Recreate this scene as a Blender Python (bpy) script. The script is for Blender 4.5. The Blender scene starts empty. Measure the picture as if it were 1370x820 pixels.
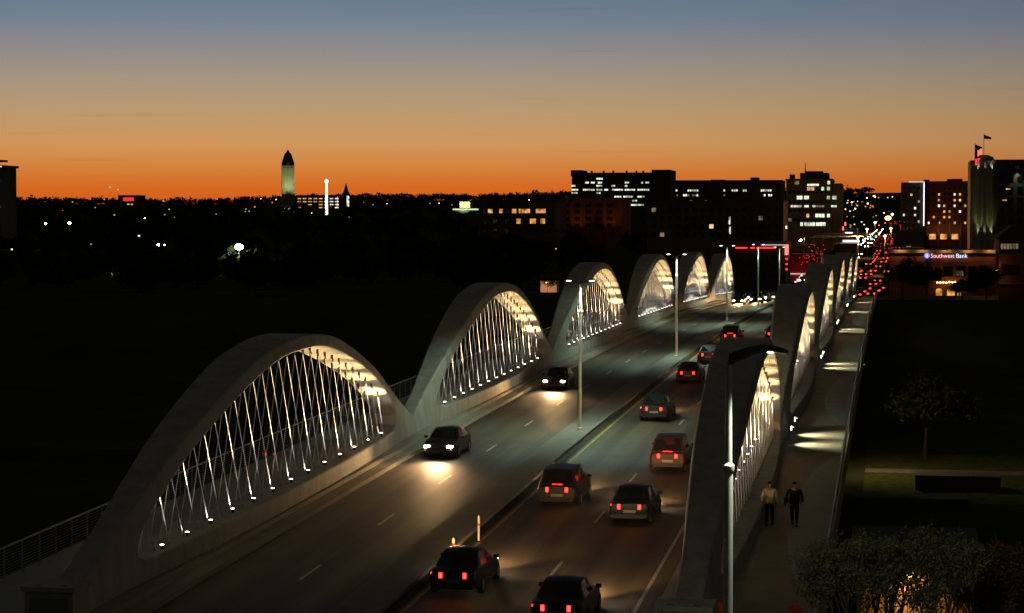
import bpy, bmesh, math, random
import numpy as np
from mathutils import Vector, Matrix

S = bpy.context.scene
COL = S.collection
R = math.radians
PI = math.pi

# ------------------------------------------------------------------ camera
FPX = 2880.0            # focal length in pixels of a 1370 wide picture
CAMZ, CAMY = 12.75, -65.8
YAW, PITCH = math.atan(505/FPX), math.atan(113/FPX)
cd = bpy.data.cameras.new('camera')
cam = bpy.data.objects.new('camera', cd); COL.objects.link(cam)
cam.location = (0, CAMY, CAMZ)
cam.rotation_euler = (PI/2-PITCH, 0, YAW)
cd.sensor_width = 36.0
cd.lens = 36.0 * FPX / 1370.0
cd.clip_start = 0.5
cd.clip_end = 30000
S.camera = cam

# ------------------------------------------------------------------ world: dusk sky
W = bpy.data.worlds.new('World'); S.world = W; W.use_nodes = True
nt = W.node_tree; N = nt.nodes; Lk = nt.links
for n in list(N): N.remove(n)
out = N.new('ShaderNodeOutputWorld')
bg = N.new('ShaderNodeBackground'); bg.inputs['Strength'].default_value = 1.0
tc = N.new('ShaderNodeTexCoord')
sep = N.new('ShaderNodeSeparateXYZ'); Lk.new(tc.outputs['Generated'], sep.inputs[0])
def lin(c):
    return tuple(((v/255)/12.92 if v/255 <= .04045 else ((v/255+.055)/1.055)**2.4) for v in c)
# twilight colours by height above the horizon on the sunset side
ramp = N.new('ShaderNodeValToRGB'); ramp.color_ramp.interpolation = 'LINEAR'
mz = N.new('ShaderNodeMapRange'); mz.inputs['From Min'].default_value = 0.0; mz.inputs['From Max'].default_value = 0.4
Lk.new(sep.outputs['Z'], mz.inputs['Value'])
stops = [(0.000, (206, 84, 16)), (0.0165, (214, 106, 34)), (0.026, (213, 132, 62)), (0.036, (208, 150, 92)),
         (0.052, (186, 154, 114)), (0.066, (165, 149, 130)), (0.078, (146, 140, 139)), (0.092, (118, 130, 146)),
         (0.106, (102, 122, 143)), (0.15, (72, 90, 122)), (0.22, (48, 56, 68)), (0.4, (36, 37, 36))]
el = ramp.color_ramp.elements
while len(el) < len(stops): el.new(0.5)
for e, (p, c) in zip(el, stops):
    e.position = p/0.4; e.color = (*lin(c), 1)
for e, (p, c) in zip(el, stops):
    e.position = p/0.4; e.color = (*lin(c), 1)
Lk.new(mz.outputs[0], ramp.inputs[0])
# the rest of the dome: a Nishita sky with the sun just below the horizon, dim and blue
sky = N.new('ShaderNodeTexSky'); sky.sky_type = 'NISHITA'; sky.sun_disc = False
SUN_AZ = R(-16)         # sunset direction, measured from +Y towards +X
sky.sun_elevation = R(-3.0); sky.sun_rotation = SUN_AZ
skm = N.new('ShaderNodeMix'); skm.data_type = 'RGBA'; skm.blend_type = 'MULTIPLY'; skm.inputs[0].default_value = 1
Lk.new(sky.outputs[0], skm.inputs[6]); skm.inputs[7].default_value = (0.012, 0.012, 0.012, 1)
eastc = N.new('ShaderNodeMix'); eastc.data_type = 'RGBA'; eastc.blend_type = 'ADD'; eastc.inputs[0].default_value = 1
Lk.new(skm.outputs[2], eastc.inputs[6]); eastc.inputs[7].default_value = (0.021, 0.020, 0.015, 1)
# nearness to the sunset direction
dotn = N.new('ShaderNodeVectorMath'); dotn.operation = 'DOT_PRODUCT'
dotn.inputs[1].default_value = (math.sin(SUN_AZ), math.cos(SUN_AZ), 0)
Lk.new(tc.outputs['Generated'], dotn.inputs[0])
az0 = N.new('ShaderNodeMapRange')
az0.inputs['From Min'].default_value = 0.45; az0.inputs['From Max'].default_value = 0.995
Lk.new(dotn.outputs['Value'], az0.inputs['Value'])
az = N.new('ShaderNodeMath'); az.operation = 'POWER'; az.inputs[1].default_value = 2.8
Lk.new(az0.outputs[0], az.inputs[0])
mix = N.new('ShaderNodeMix'); mix.data_type = 'RGBA'
Lk.new(az.outputs[0], mix.inputs[0]); Lk.new(eastc.outputs[2], mix.inputs[6])
# thin dark cloud bars
mp = N.new('ShaderNodeMapping'); mp.inputs['Scale'].default_value = (9, 9, 260)
Lk.new(tc.outputs['Generated'], mp.inputs[0])
nz = N.new('ShaderNodeTexNoise'); nz.inputs['Scale'].default_value = 1.0; nz.inputs['Detail'].default_value = 4
Lk.new(mp.outputs[0], nz.inputs[0])
cl = N.new('ShaderNodeMapRange'); cl.inputs['From Min'].default_value = 0.64; cl.inputs['From Max'].default_value = 0.80
cl.inputs['To Min'].default_value = 0.0; cl.inputs['To Max'].default_value = 0.26
Lk.new(nz.outputs['Fac'], cl.inputs['Value'])
cm = N.new('ShaderNodeMix'); cm.data_type = 'RGBA'; cm.blend_type = 'MULTIPLY'
Lk.new(cl.outputs[0], cm.inputs[0]); Lk.new(ramp.outputs[0], cm.inputs[6]); cm.inputs[7].default_value = (0.55, 0.42, 0.45, 1)
Lk.new(cm.outputs[2], mix.inputs[7])
Lk.new(mix.outputs[2], bg.inputs['Color']); Lk.new(bg.outputs[0], out.inputs['Surface'])

# the sun has set: no sun lamp
S.view_settings.view_transform = 'Standard'; S.view_settings.look = 'None'
S.view_settings.exposure = 0.0; S.view_settings.gamma = 1.0
S.view_settings.use_curve_mapping = False
S.render.engine = 'CYCLES'
cy = S.cycles
cy.use_denoising = True
cy.max_bounces = 5; cy.diffuse_bounces = 2; cy.glossy_bounces = 2; cy.transmission_bounces = 2
cy.sample_clamp_indirect = 3.0
cy.caustics_reflective = False; cy.caustics_refractive = False
cy.use_light_tree = True

# ------------------------------------------------------------------ helpers
rng = random.Random(7)

def P(x, y, D):
    """where a ray through picture point (x, y) of the survey is at distance D along the street"""
    cp, sp, cw, sw = math.cos(PITCH), math.sin(PITCH), math.cos(YAW), math.sin(YAW)
    a, b = (x-685)/FPX, -(y-410)/FPX
    d = Vector((-sw*cp+cw*a-sw*sp*b, cw*cp+sw*a+cw*sp*b, -sp+cp*b))
    return Vector((0, CAMY, CAMZ)) + d*(D/d.y)

MATS = {}
def mat(name, col, rough=0.8, metal=0.0, var=0.0, scale=3.0, bump=0.0, spec=0.3, stretch=(1, 1, 1), col2=None, bscale=None):
    if name in MATS: return MATS[name]
    m = bpy.data.materials.new(name); m.use_nodes = True
    t = m.node_tree; b = t.nodes['Principled BSDF']
    b.inputs['Base Color'].default_value = (*col, 1); b.inputs['Roughness'].default_value = rough
    b.inputs['Metallic'].default_value = metal; b.inputs['Specular IOR Level'].default_value = spec
    if var or bump:
        g = t.nodes.new('ShaderNodeNewGeometry'); mp = t.nodes.new('ShaderNodeMapping')
        mp.inputs['Scale'].default_value = stretch
        t.links.new(g.outputs['Position'], mp.inputs[0])
        if var:
            n1 = t.nodes.new('ShaderNodeTexNoise'); n1.inputs['Scale'].default_value = scale; n1.inputs['Detail'].default_value = 6
            n1.inputs['Roughness'].default_value = 0.65
            t.links.new(mp.outputs[0], n1.inputs[0])
            r = t.nodes.new('ShaderNodeValToRGB')
            c2 = col2 or tuple(v*(1+var) for v in col)
            r.color_ramp.elements[0].position = 0.3; r.color_ramp.elements[1].position = 0.72
            r.color_ramp.elements[0].color = (*[v*(1-var) for v in col], 1)
            r.color_ramp.elements[1].color = (*c2, 1)
            t.links.new(n1.outputs['Fac'], r.inputs[0]); t.links.new(r.outputs[0], b.inputs['Base Color'])
        if bump:
            n2 = t.nodes.new('ShaderNodeTexNoise'); n2.inputs['Scale'].default_value = bscale or scale*8; n2.inputs['Detail'].default_value = 3
            t.links.new(g.outputs['Position'], n2.inputs[0])
            bp = t.nodes.new('ShaderNodeBump'); bp.inputs['Strength'].default_value = bump; bp.inputs['Distance'].default_value = 0.02
            t.links.new(n2.outputs['Fac'], bp.inputs['Height']); t.links.new(bp.outputs[0], b.inputs['Normal'])
    MATS[name] = m
    return m

def emis(name, col, strength, vary=0.0):
    if name in MATS: return MATS[name]
    m = bpy.data.materials.new(name); m.use_nodes = True
    t = m.node_tree
    for n in list(t.nodes): t.nodes.remove(n)
    o = t.nodes.new('ShaderNodeOutputMaterial'); e = t.nodes.new('ShaderNodeEmission')
    e.inputs[0].default_value = (*col, 1); e.inputs[1].default_value = strength
    if vary:
        g = t.nodes.new('ShaderNodeNewGeometry'); n = t.nodes.new('ShaderNodeTexNoise')
        n.inputs['Scale'].default_value = vary; n.inputs['Detail'].default_value = 2
        t.links.new(g.outputs['Position'], n.inputs[0])
        mr = t.nodes.new('ShaderNodeMapRange'); mr.inputs['From Min'].default_value = .35; mr.inputs['From Max'].default_value = .68
        mr.inputs['To Min'].default_value = strength*.25; mr.inputs['To Max'].default_value = strength*1.3
        t.links.new(n.outputs['Fac'], mr.inputs[0]); t.links.new(mr.outputs[0], e.inputs[1])
    t.links.new(e.outputs[0], o.inputs[0])
    MATS[name] = m
    return m

class MB:
    """collects faces of one mesh"""
    def __init__(s): s.v = []; s.f = []; s.m = []
    def face(s, pts, mi=0):
        i = len(s.v); s.v += [tuple(p) for p in pts]; s.f.append(tuple(range(i, i+len(pts)))); s.m.append(mi)
    def box(s, x0, x1, y0, y1, z0, z1, mi=0):
        i = len(s.v)
        s.v += [(x, y, z) for z in (z0, z1) for y in (y0, y1) for x in (x0, x1)]
        for q in ((0,2,3,1), (4,5,7,6), (0,1,5,4), (2,6,7,3), (0,4,6,2), (1,3,7,5)):
            s.f.append(tuple(i+k for k in q)); s.m.append(mi)
        return s
    def frustum(s, cx, cy, z0, z1, a0, b0, a1, b1, mi=0):
        i = len(s.v)
        for z, a, b in ((z0, a0, b0), (z1, a1, b1)):
            s.v += [(cx-a, cy-b, z), (cx+a, cy-b, z), (cx+a, cy+b, z), (cx-a, cy+b, z)]
        for q in ((3,2,1,0), (4,5,6,7), (0,1,5,4), (1,2,6,5), (2,3,7,6), (3,0,4,7)):
            s.f.append(tuple(i+k for k in q)); s.m.append(mi)
        return s
    def tube(s, pts, rad, n=6, mi=0, cap=True):
        pts = [Vector(p) for p in pts]
        rs = rad if isinstance(rad, (list, tuple)) else [rad]*len(pts)
        base = len(s.v)
        for k, p in enumerate(pts):
            d = (pts[min(k+1, len(pts)-1)] - pts[max(k-1, 0)]).normalized()
            ref = Vector((0, 0, 1)) if abs(d.z) < .9 else Vector((1, 0, 0))
            a = d.cross(ref).normalized(); b = d.cross(a)
            for j in range(n):
                t = 2*PI*j/n
                s.v.append(tuple(p + (a*math.cos(t)+b*math.sin(t))*rs[k]))
        for k in range(len(pts)-1):
            for j in range(n):
                a0 = base+k*n+j; a1 = base+k*n+(j+1) % n
                s.f.append((a0, a1, a1+n, a0+n)); s.m.append(mi)
        if cap:
            s.f.append(tuple(base+j for j in reversed(range(n)))); s.m.append(mi)
            e = base+(len(pts)-1)*n
            s.f.append(tuple(e+j for j in range(n))); s.m.append(mi)
        return s
    def lathe(s, prof, c=(0, 0, 0), n=16, mi=0):
        base = len(s.v)
        for r, z in prof:
            for j in range(n):
                t = 2*PI*j/n
                s.v.append((c[0]+r*math.cos(t), c[1]+r*math.sin(t), c[2]+z))
        for k in range(len(prof)-1):
            for j in range(n):
                a0 = base+k*n+j; a1 = base+k*n+(j+1) % n
                s.f.append((a0, a1, a1+n, a0+n)); s.m.append(mi)
        s.f.append(tuple(base+j for j in reversed(range(n)))); s.m.append(mi)
        e = base+(len(prof)-1)*n
        s.f.append(tuple(e+j for j in range(n))); s.m.append(mi)
        return s
    def ball(s, c, r, n=8, mi=0, sz=1.0):
        prof = [(max(1e-3, r*math.sin(PI*k/(n//2+1))), -r*sz*math.cos(PI*k/(n//2+1))) for k in range(n//2+2)]
        return s.lathe(prof, c, n, mi)
    def mesh(s, name, mats):
        me = bpy.data.meshes.new(name); me.from_pydata(s.v, [], s.f)
        for m in (mats if isinstance(mats, (list, tuple)) else [mats]): me.materials.append(m)
        if any(s.m): me.polygons.foreach_set('material_index', s.m)
        me.update(); return me
    def build(s, name, mats, parent=None, smooth=None):
        me = s.mesh(name, mats)
        if smooth is not None:
            me.polygons.foreach_set('use_smooth', [True]*len(me.polygons))
            me.set_sharp_from_angle(angle=R(smooth))
        return link(name, me, parent)

def link(name, data, parent=None, loc=None):
    o = bpy.data.objects.new(name, data); COL.objects.link(o)
    if parent is not None: o.parent = parent
    if loc is not None: o.location = loc
    return o
def tag(o, label, cat, group=None):
    o['label'] = label; o['category'] = cat
    if group: o['group'] = group
    return o
def thing(name, label, cat, loc=(0, 0, 0), rz=0, group=None):
    o = link(name, None, None, loc); o.rotation_euler = (0, 0, rz); o.empty_display_size = .3
    return tag(o, label, cat, group)
def struct(o, label=None, cat=None):
    o['kind'] = 'structure'
    if label: o['label'] = label
    return o
def stuff(o, label=None, cat=None):
    o['kind'] = 'stuff'
    if label: o['label'] = label
    if cat: o['category'] = cat
    return o
KIDS = {}
def copy_tree(o, parent=None):
    c = o.copy(); COL.objects.link(c)
    if parent is not None: c.parent = parent
    for ch in o.children: copy_tree(ch, c)
    return c
def spot(name, parent, loc, direction, energy, col, angle, blend=0.6, size=0.05):
    l = bpy.data.lights.new(name, 'SPOT'); l.energy = energy; l.color = col
    l.spot_size = R(angle); l.spot_blend = blend; l.shadow_soft_size = size
    o = link(name, l, parent, loc)
    o.rotation_euler = Vector(direction).to_track_quat('-Z', 'Y').to_euler()
    return o
def point(name, parent, loc, energy, col, size=0.1):
    l = bpy.data.lights.new(name, 'POINT'); l.energy = energy; l.color = col; l.shadow_soft_size = size
    return link(name, l, parent, loc)

# height of the arch ledge / street along Y
_zt = [(-80, -1.0), (-40, -.62), (-20, -.38)] + [(y, 2*(1-((y-150)/150)**2)) for y in range(0, 301, 10)] + \
      [(330, -.7), (380, -.9), (500, -.6), (930, 4.4), (1530, 8), (2400, 28), (3000, 46), (3400, 48)]
_zx = np.array([a for a, b in _zt], float); _zy = np.array([b for a, b in _zt], float)
def zs(y): return float(np.interp(y, _zx, _zy))
_bt = [(-3000, -1.6), (0, -1.6), (26, -9), (268, -9.5), (306, -.9), (330, -1.3), (400, -1.7), (500, -1.4), (930, 3.6),
       (1530, 7), (2400, 26), (3000, 45), (4500, 50), (20000, 50)]
_bx = np.array([a for a, b in _bt], float); _by = np.array([b for a, b in _bt], float)
def tz(x, y):
    b = float(np.interp(y, _bx, _by))
    far = max(0.0, min(1.0, (y-1600)/1400))
    b += far*max(-6, min(9, (x+620)/70))
    lat = max(0.0, min(1.0, (abs(x+14)-40)/120))*max(0.0, min(1.0, (y-330)/200))
    b += lat*(math.sin(x*.013+y*.004)*1.2+math.sin(x*.031-y*.011)*.6)
    return b

# ------------------------------------------------------------------ materials
CONC = mat('arch_concrete', (.37, .355, .315), .72, var=.26, scale=1.3, bump=.25, stretch=(1, 1, .22), bscale=7)
CURB = mat('curb_concrete', (.36, .32, .26), .85, var=.2, scale=1.2, bump=.2, stretch=(1, .3, 1))
ASPH = mat('asphalt', (.115, .092, .064), .66, var=.42, scale=.9, bump=.4, stretch=(1, .035, 1), bscale=30, spec=.4)
def wheel_tracks(m):
    t = m.node_tree; b = t.nodes['Principled BSDF']; src = b.inputs['Base Color'].links[0].from_socket
    g = t.nodes.new('ShaderNodeNewGeometry'); sp = t.nodes.new('ShaderNodeSeparateXYZ'); t.links.new(g.outputs['Position'], sp.inputs[0])
    nz = t.nodes.new('ShaderNodeTexNoise'); nz.inputs['Scale'].default_value = .05; t.links.new(g.outputs['Position'], nz.inputs[0])
    ad = t.nodes.new('ShaderNodeMath'); ad.operation = 'MULTIPLY_ADD'; ad.inputs[1].default_value = .8; t.links.new(nz.outputs['Fac'], ad.inputs[0]); t.links.new(sp.outputs['X'], ad.inputs[2])
    mu = t.nodes.new('ShaderNodeMath'); mu.operation = 'MULTIPLY'; mu.inputs[1].default_value = 2*PI/1.86; t.links.new(ad.outputs[0], mu.inputs[0])
    sn = t.nodes.new('ShaderNodeMath'); sn.operation = 'SINE'; t.links.new(mu.outputs[0], sn.inputs[0])
    mr = t.nodes.new('ShaderNodeMapRange'); mr.interpolation_type = 'SMOOTHSTEP'; mr.inputs['From Min'].default_value = -.3; mr.inputs['From Max'].default_value = .95
    mr.inputs['To Min'].default_value = 0; mr.inputs['To Max'].default_value = .45; t.links.new(sn.outputs[0], mr.inputs[0])
    mx = t.nodes.new('ShaderNodeMix'); mx.data_type = 'RGBA'; mx.blend_type = 'MULTIPLY'; t.links.new(mr.outputs[0], mx.inputs[0]); t.links.new(src, mx.inputs[6]); mx.inputs[7].default_value = (.35, .34, .33, 1)
    n3 = t.nodes.new('ShaderNodeTexNoise'); n3.inputs['Scale'].default_value = .35; n3.inputs['Detail'].default_value = 5; t.links.new(g.outputs['Position'], n3.inputs[0])
    m3 = t.nodes.new('ShaderNodeMapRange'); m3.inputs['From Min'].default_value = .55; m3.inputs['From Max'].default_value = .75; m3.inputs['To Max'].default_value = .5; t.links.new(n3.outputs['Fac'], m3.inputs[0])
    m4 = t.nodes.new('ShaderNodeMix'); m4.data_type = 'RGBA'; m4.blend_type = 'MULTIPLY'; t.links.new(m3.outputs[0], m4.inputs[0]); t.links.new(mx.outputs[2], m4.inputs[6]); m4.inputs[7].default_value = (.45, .45, .45, 1)
    t.links.new(m4.outputs[2], b.inputs['Base Color'])
wheel_tracks(ASPH)
WALK = mat('walkway_concrete', (.34, .28, .20), .8, var=.16, scale=.8, bump=.15)
WALKL = mat('walkway_pale_concrete', (.40, .40, .34), .75, var=.12, scale=.8, bump=.15)
MEDI = mat('median_concrete', (.19, .18, .155), .85, var=.15, scale=1.0, bump=.2)
STEEL = mat('stainless_steel', (.72, .75, .82), .35, metal=.3)
DARKM = mat('dark_metal', (.03, .03, .03), .5, metal=.4)
GREYM = mat('galvanised_steel', (.50, .53, .50), .45, metal=.5, var=.08, scale=4)
WHITEP = mat('white_road_paint', (.62, .60, .55), .7, var=.3, scale=6, col2=(.7, .68, .62))
YELP = mat('yellow_road_paint', (.55, .38, .06), .7, var=.3, scale=6)
GROUND = mat('dark_grass_ground', (.055, .060, .024), .95, var=.5, scale=.05, spec=.0)
LAWN = mat('lawn', (.07, .08, .025), .95, var=.45, scale=1.5, spec=0, bump=.4)
PATH = mat('gravel_path', (.20, .17, .13), .95, var=.25, scale=1.5, spec=0)
BARK = mat('bark', (.06, .045, .03), .9, var=.3, scale=6, bump=.4)
LEAF = mat('leaf_dusty_green', (.12, .125, .06), .75, var=.35, scale=2.2)
LEAFD = mat('leaf_dark', (.022, .026, .012), .9, var=.4, scale=.4, spec=0)
LEAFM = mat('leaf_street_tree', (.05, .06, .022), .8, var=.4, scale=.8)
RUBBER = mat('tyre_rubber', (.02, .02, .02), .85)
RIM = mat('alloy_rim', (.35, .35, .36), .35, metal=.8)
GLASS = mat('car_glass', (.012, .013, .015), .08, spec=.5)
PLATE = mat('number_plate_white', (.2, .2, .19), .6)
DARKPL = mat('dark_plastic', (.02, .02, .02), .6)
ORANGE = mat('drum_orange', (.62, .13, .02), .5, var=.1, scale=4)
REFLW = mat('drum_reflective_white', (.65, .64, .62), .4, var=.1, scale=6)
E_UP = emis('uplight_lens', (1, .84, .70), 16)
E_LAMP = emis('lamp_lens', (.86, 1, .90), 9)
E_TAIL = emis('tail_light_red', (1, .014, .010), 14.0)
E_HEAD = emis('headlight_white', (1, .84, .60), 120)
E_BOLL = emis('bollard_lens', (.95, 1, .80), 9)
E_WARM = emis('window_warm', (1, .62, .22), 1.0, vary=.5)
E_ORNG = emis('window_orange', (1, .42, .10), 1.1, vary=.5)
E_COOL = emis('window_cool', (.9, 1, .72), 1.2, vary=.4)
E_WHITE = emis('window_white', (1, .93, .82), 1.4, vary=.4)
E_DIM = emis('window_dim', (1, .75, .45), .22, vary=.4)
E_LED = emis('led_white', (.92, .93, 1), 2.4)
E_RED = emis('red_neon', (1, .04, .05), 1.6)
E_REDP = emis('red_pink_neon', (1, .16, .10), 2.0)
E_GRN = emis('signal_green', (.10, 1, .55), 4)
E_STAR = emis('flood_lamp', (.92, 1, .95), 60)
E_SOD = emis('sodium_lamp', (1, .50, .14), 12)
E_BLUE = emis('blue_sign', (.16, .20, 1), 1.7)
E_PINK = emis('pale_pink_sign', (1, .50, .55), 1.5)
E_PALE = emis('pale_blue_sign', (.70, .76, 1), 1.5)
WINDK = mat('dark_window_glass', (.012, .013, .016), .15, spec=.5)
B_DARK = mat('dark_facade', (.075, .066, .056), .9, var=.2, scale=.2)
B_GREY = mat('grey_facade', (.09, .085, .075), .9, var=.15, scale=.2)
B_BRICK = mat('brick_facade', (.16, .055, .03), .9, var=.2, scale=.6)
B_TAN = mat('tan_facade', (.20, .16, .11), .9, var=.15, scale=.2)
B_STONE = mat('pale_stone', (.34, .31, .24), .9, var=.12, scale=.2)
ROOFM = mat('roof_dark', (.03, .03, .032), .9)

# ------------------------------------------------------------------ ground
def build_ground():
    ys = [-3000, -800, -300, -120, -60, -30, -10, 0, 8, 16, 26, 60, 110, 160, 210, 250, 268, 280, 292, 306, 318, 330, 360, 400,
          450, 500, 570, 640, 720, 820, 930, 1050, 1200, 1360, 1530, 1750, 2000, 2200, 2400, 2600, 2800, 3000, 3300, 3800, 4500, 6500, 10000, 20000]
    xs = [-20000, -9000, -5000, -3600, -2800] + list(range(-2200, -600, 120)) + list(range(-600, 400, 40)) + list(range(400, 1200, 130)) + [1300, 2200, 5000, 20000]
    v = [(x, y, tz(x, y)) for y in ys for x in xs]
    nx = len(xs)
    f = [(j*nx+i, j*nx+i+1, (j+1)*nx+i+1, (j+1)*nx+i) for j in range(len(ys)-1) for i in range(nx-1)]
    me = bpy.data.meshes.new('ground'); me.from_pydata(v, [], f); me.materials.append(GROUND)
    me.polygons.foreach_set('use_smooth', [True]*len(f))
    struct(link('ground', me), 'dark grassy valley and hills under the bridge')
build_ground()

def yrange(y0, y1, far=False):
    out = [y0]; y = y0
    while y < y1-1e-6:
        st = 2.5 if y < 400 else (15 if y < 900 else 60)
        y = min(y1, (math.floor(y/st)+1)*st); out.append(y)
    return out
def ribbon(name, x0, x1, top, bot, y0, y1, m, parent=None, gap=None):
    """solid strip that follows the street's profile; x0, x1 numbers or functions of y"""
    fx0 = x0 if callable(x0) else (lambda y: x0)
    fx1 = x1 if callable(x1) else (lambda y: x1)
    b = MB(); ys = yrange(y0, y1); v = []
    for y in ys:
        z = zs(y); a, c = fx0(y), fx1(y)
        v += [(a, y, z+bot), (a, y, z+top), (c, y, z+top), (c, y, z+bot)]
    b.v = v
    for k in range(len(ys)-1):
        i = 4*k
        for q in range(4):
            r = (q+1) % 4
            b.f.append((i+q, i+q+4, i+r+4, i+r)); b.m.append(0)
    b.f.append((0, 1, 2, 3)); b.m.append(0)
    e = 4*(len(ys)-1); b.f.append((e+3, e+2, e+1, e)); b.m.append(0)
    return b.build(name, m, parent)

def street_shift(y): return float(np.interp(y, [320, 420, 600, 1000, 1600, 3000], [0, 3.5, 9, 13, 15, 15]))
# bridge deck and street
struct(ribbon('road', -24.3, -7.6, -.40, -1.2, -60, 320, ASPH), 'dark asphalt roadway over the bridge')
struct(ribbon('street', lambda y: -26.5+street_shift(y), lambda y: -2.2+street_shift(y), -.42, -.9, 320.02, 3000, mat('far_asphalt', (.04, .037, .033), .95, var=.3, scale=.3, spec=0)), 'street climbing away beyond the bridge')
struct(ribbon('curb_left', -25.0, -24.3, -.20, -1.2, -60, 302, CURB))
struct(ribbon('ledge_left', -27.9, -25.0, 0, -1.2, -60, 302, CURB))
struct(ribbon('walkway_left', -30.9, -27.9, -.004, -1.2, -60, 302, WALKL))
struct(ribbon('curb_right', -7.6, -7.2, -.22, -1.2, -60, 302, CURB))
struct(ribbon('ledge_right', -7.2, -4.75, 0, -1.2, -60, 302, CURB))
struct(ribbon('walkway_right', -4.75, -2.1, -.004, -1.2, -60, 330, WALK))
med = struct(ribbon('median_strip', -18.25, -16.6, -.25, -1.0, -60, 318, MEDI))
# expansion joints across the median
def strip(name, x0, x1, y0, y1, dz, m, parent=None):
    b = MB()
    n = max(1, int((y1-y0)/2.5))
    for k in range(n):
        a, c = y0+(y1-y0)*k/n, y0+(y1-y0)*(k+1)/n
        b.face([(x0, a, zs(a)+dz), (x1, a, zs(a)+dz), (x1, c, zs(c)+dz), (x0, c, zs(c)+dz)])
    return b.build(name, m, parent)
MARK = bpy.data.objects.new('road_markings', None); COL.objects.link(MARK); MARK['kind'] = 'structure'
strip('yellow_line', -16.02, -15.90, -60, 318, -.394, YELP, MARK)
strip('white_edge_line', -8.38, -8.25, -60, 318, -.394, WHITEP, MARK)
y = 13.0
while y < 310:
    strip('lane_dash', -12.14, -12.02, y-2, y+1, -.394, WHITEP, MARK)
    strip('lane_dash', -20.98, -20.86, y-4, y-1, -.394, WHITEP, MARK)
    y += 12.2
for k in range(0, 7):
    struct(strip('expansion_joint', -24.28, -18.27, 50*k-.07, 50*k+.07, -.391, DARKM)); struct(strip('expansion_joint', -16.13, -7.62, 50*k-.07, 50*k+.07, -.391, DARKM))
# gutter between median and yellow line, mottled, with the median's shadow painted in as a darker colour
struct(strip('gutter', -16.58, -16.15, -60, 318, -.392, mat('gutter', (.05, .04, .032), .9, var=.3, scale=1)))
struct(strip('manhole_cover', -13.0, -12.45, 44, 44.55, -.390, DARKM))
# stop bar and crossing at the far end
struct(strip('stop_line', -15.8, -8.4, 311, 311.5, -.392, WHITEP))

# pale lens-shaped paving inlays on the right walkway
for k in range(6):
    b = MB(); y0 = 50*k+6; y1 = 50*k+44; n = 32; pts = []
    for i in range(n+1):
        t = i/n; yy = y0+(y1-y0)*t
        xl = -2.25-1.75*math.sin(PI*t)**.55
        pts.append((xl, yy))
    for i in range(n):
        (xa, ya), (xb, yb) = pts[i], pts[i+1]
        b.face([(xa, ya, zs(ya)+.004), (-2.22, ya, zs(ya)+.004), (-2.22, yb, zs(yb)+.004), (xb, yb, zs(yb)+.004)])
    struct(b.build('paving_inlay', WALKL))
for k in range(1, 6):
    struct(strip('expansion_joint', -4.85, -2.15, 50*k-.06, 50*k+.06, .006, DARKM))

# ------------------------------------------------------------------ arches
OUT = [(0, 7.25), (2.1, 7.18), (6, 6.78), (10, 5.92), (14.9, 4.56), (18, 3.46), (20.7, 2.48), (23, 1.66), (24.3, 1.2), (25, 1.0)]
INN = [(0, 6.62), (4, 6.44), (8.8, 5.56), (13.5, 4.34), (15.7, 3.60), (17.8, 2.76), (19.1, 2.08), (19.75, 1.6), (19.95, 1.3), (19.85, 1.05), (19.45, .88), (18.8, .8)]
def curve(tab, n):
    """dense smooth resample of one half, apex to foot, by chord length (Catmull-Rom)"""
    p = [(-tab[1][0], tab[1][1])] + tab + [(2*tab[-1][0]-tab[-2][0], 2*tab[-1][1]-tab[-2][1])]
    d = []
    for i in range(1, len(p)-2):
        for k in range(20):
            t = k/20
            a = []
            for c in (0, 1):
                p0, p1, p2, p3 = p[i-1][c], p[i][c], p[i+1][c], p[i+2][c]
                a.append(.5*(2*p1+(p2-p0)*t+(2*p0-5*p1+4*p2-p3)*t*t+(3*p1-p0-3*p2+p3)*t**3))
            d.append(tuple(a))
    d.append(tab[-1])
    L = [0]
    for i in range(1, len(d)): L.append(L[-1]+math.dist(d[i], d[i-1]))
    return [(float(np.interp(L[-1]*k/n, L, [q[0] for q in d])), float(np.interp(L[-1]*k/n, L, [q[1] for q in d]))) for k in range(n+1)]
def halfw(u): return .58+.52*(1-min(1, abs(u)/21.5)**2)
def zin(u): return float(np.interp(abs(u), [a for a, b in INN[:9]], [b for a, b in INN[:9]]))
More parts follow.
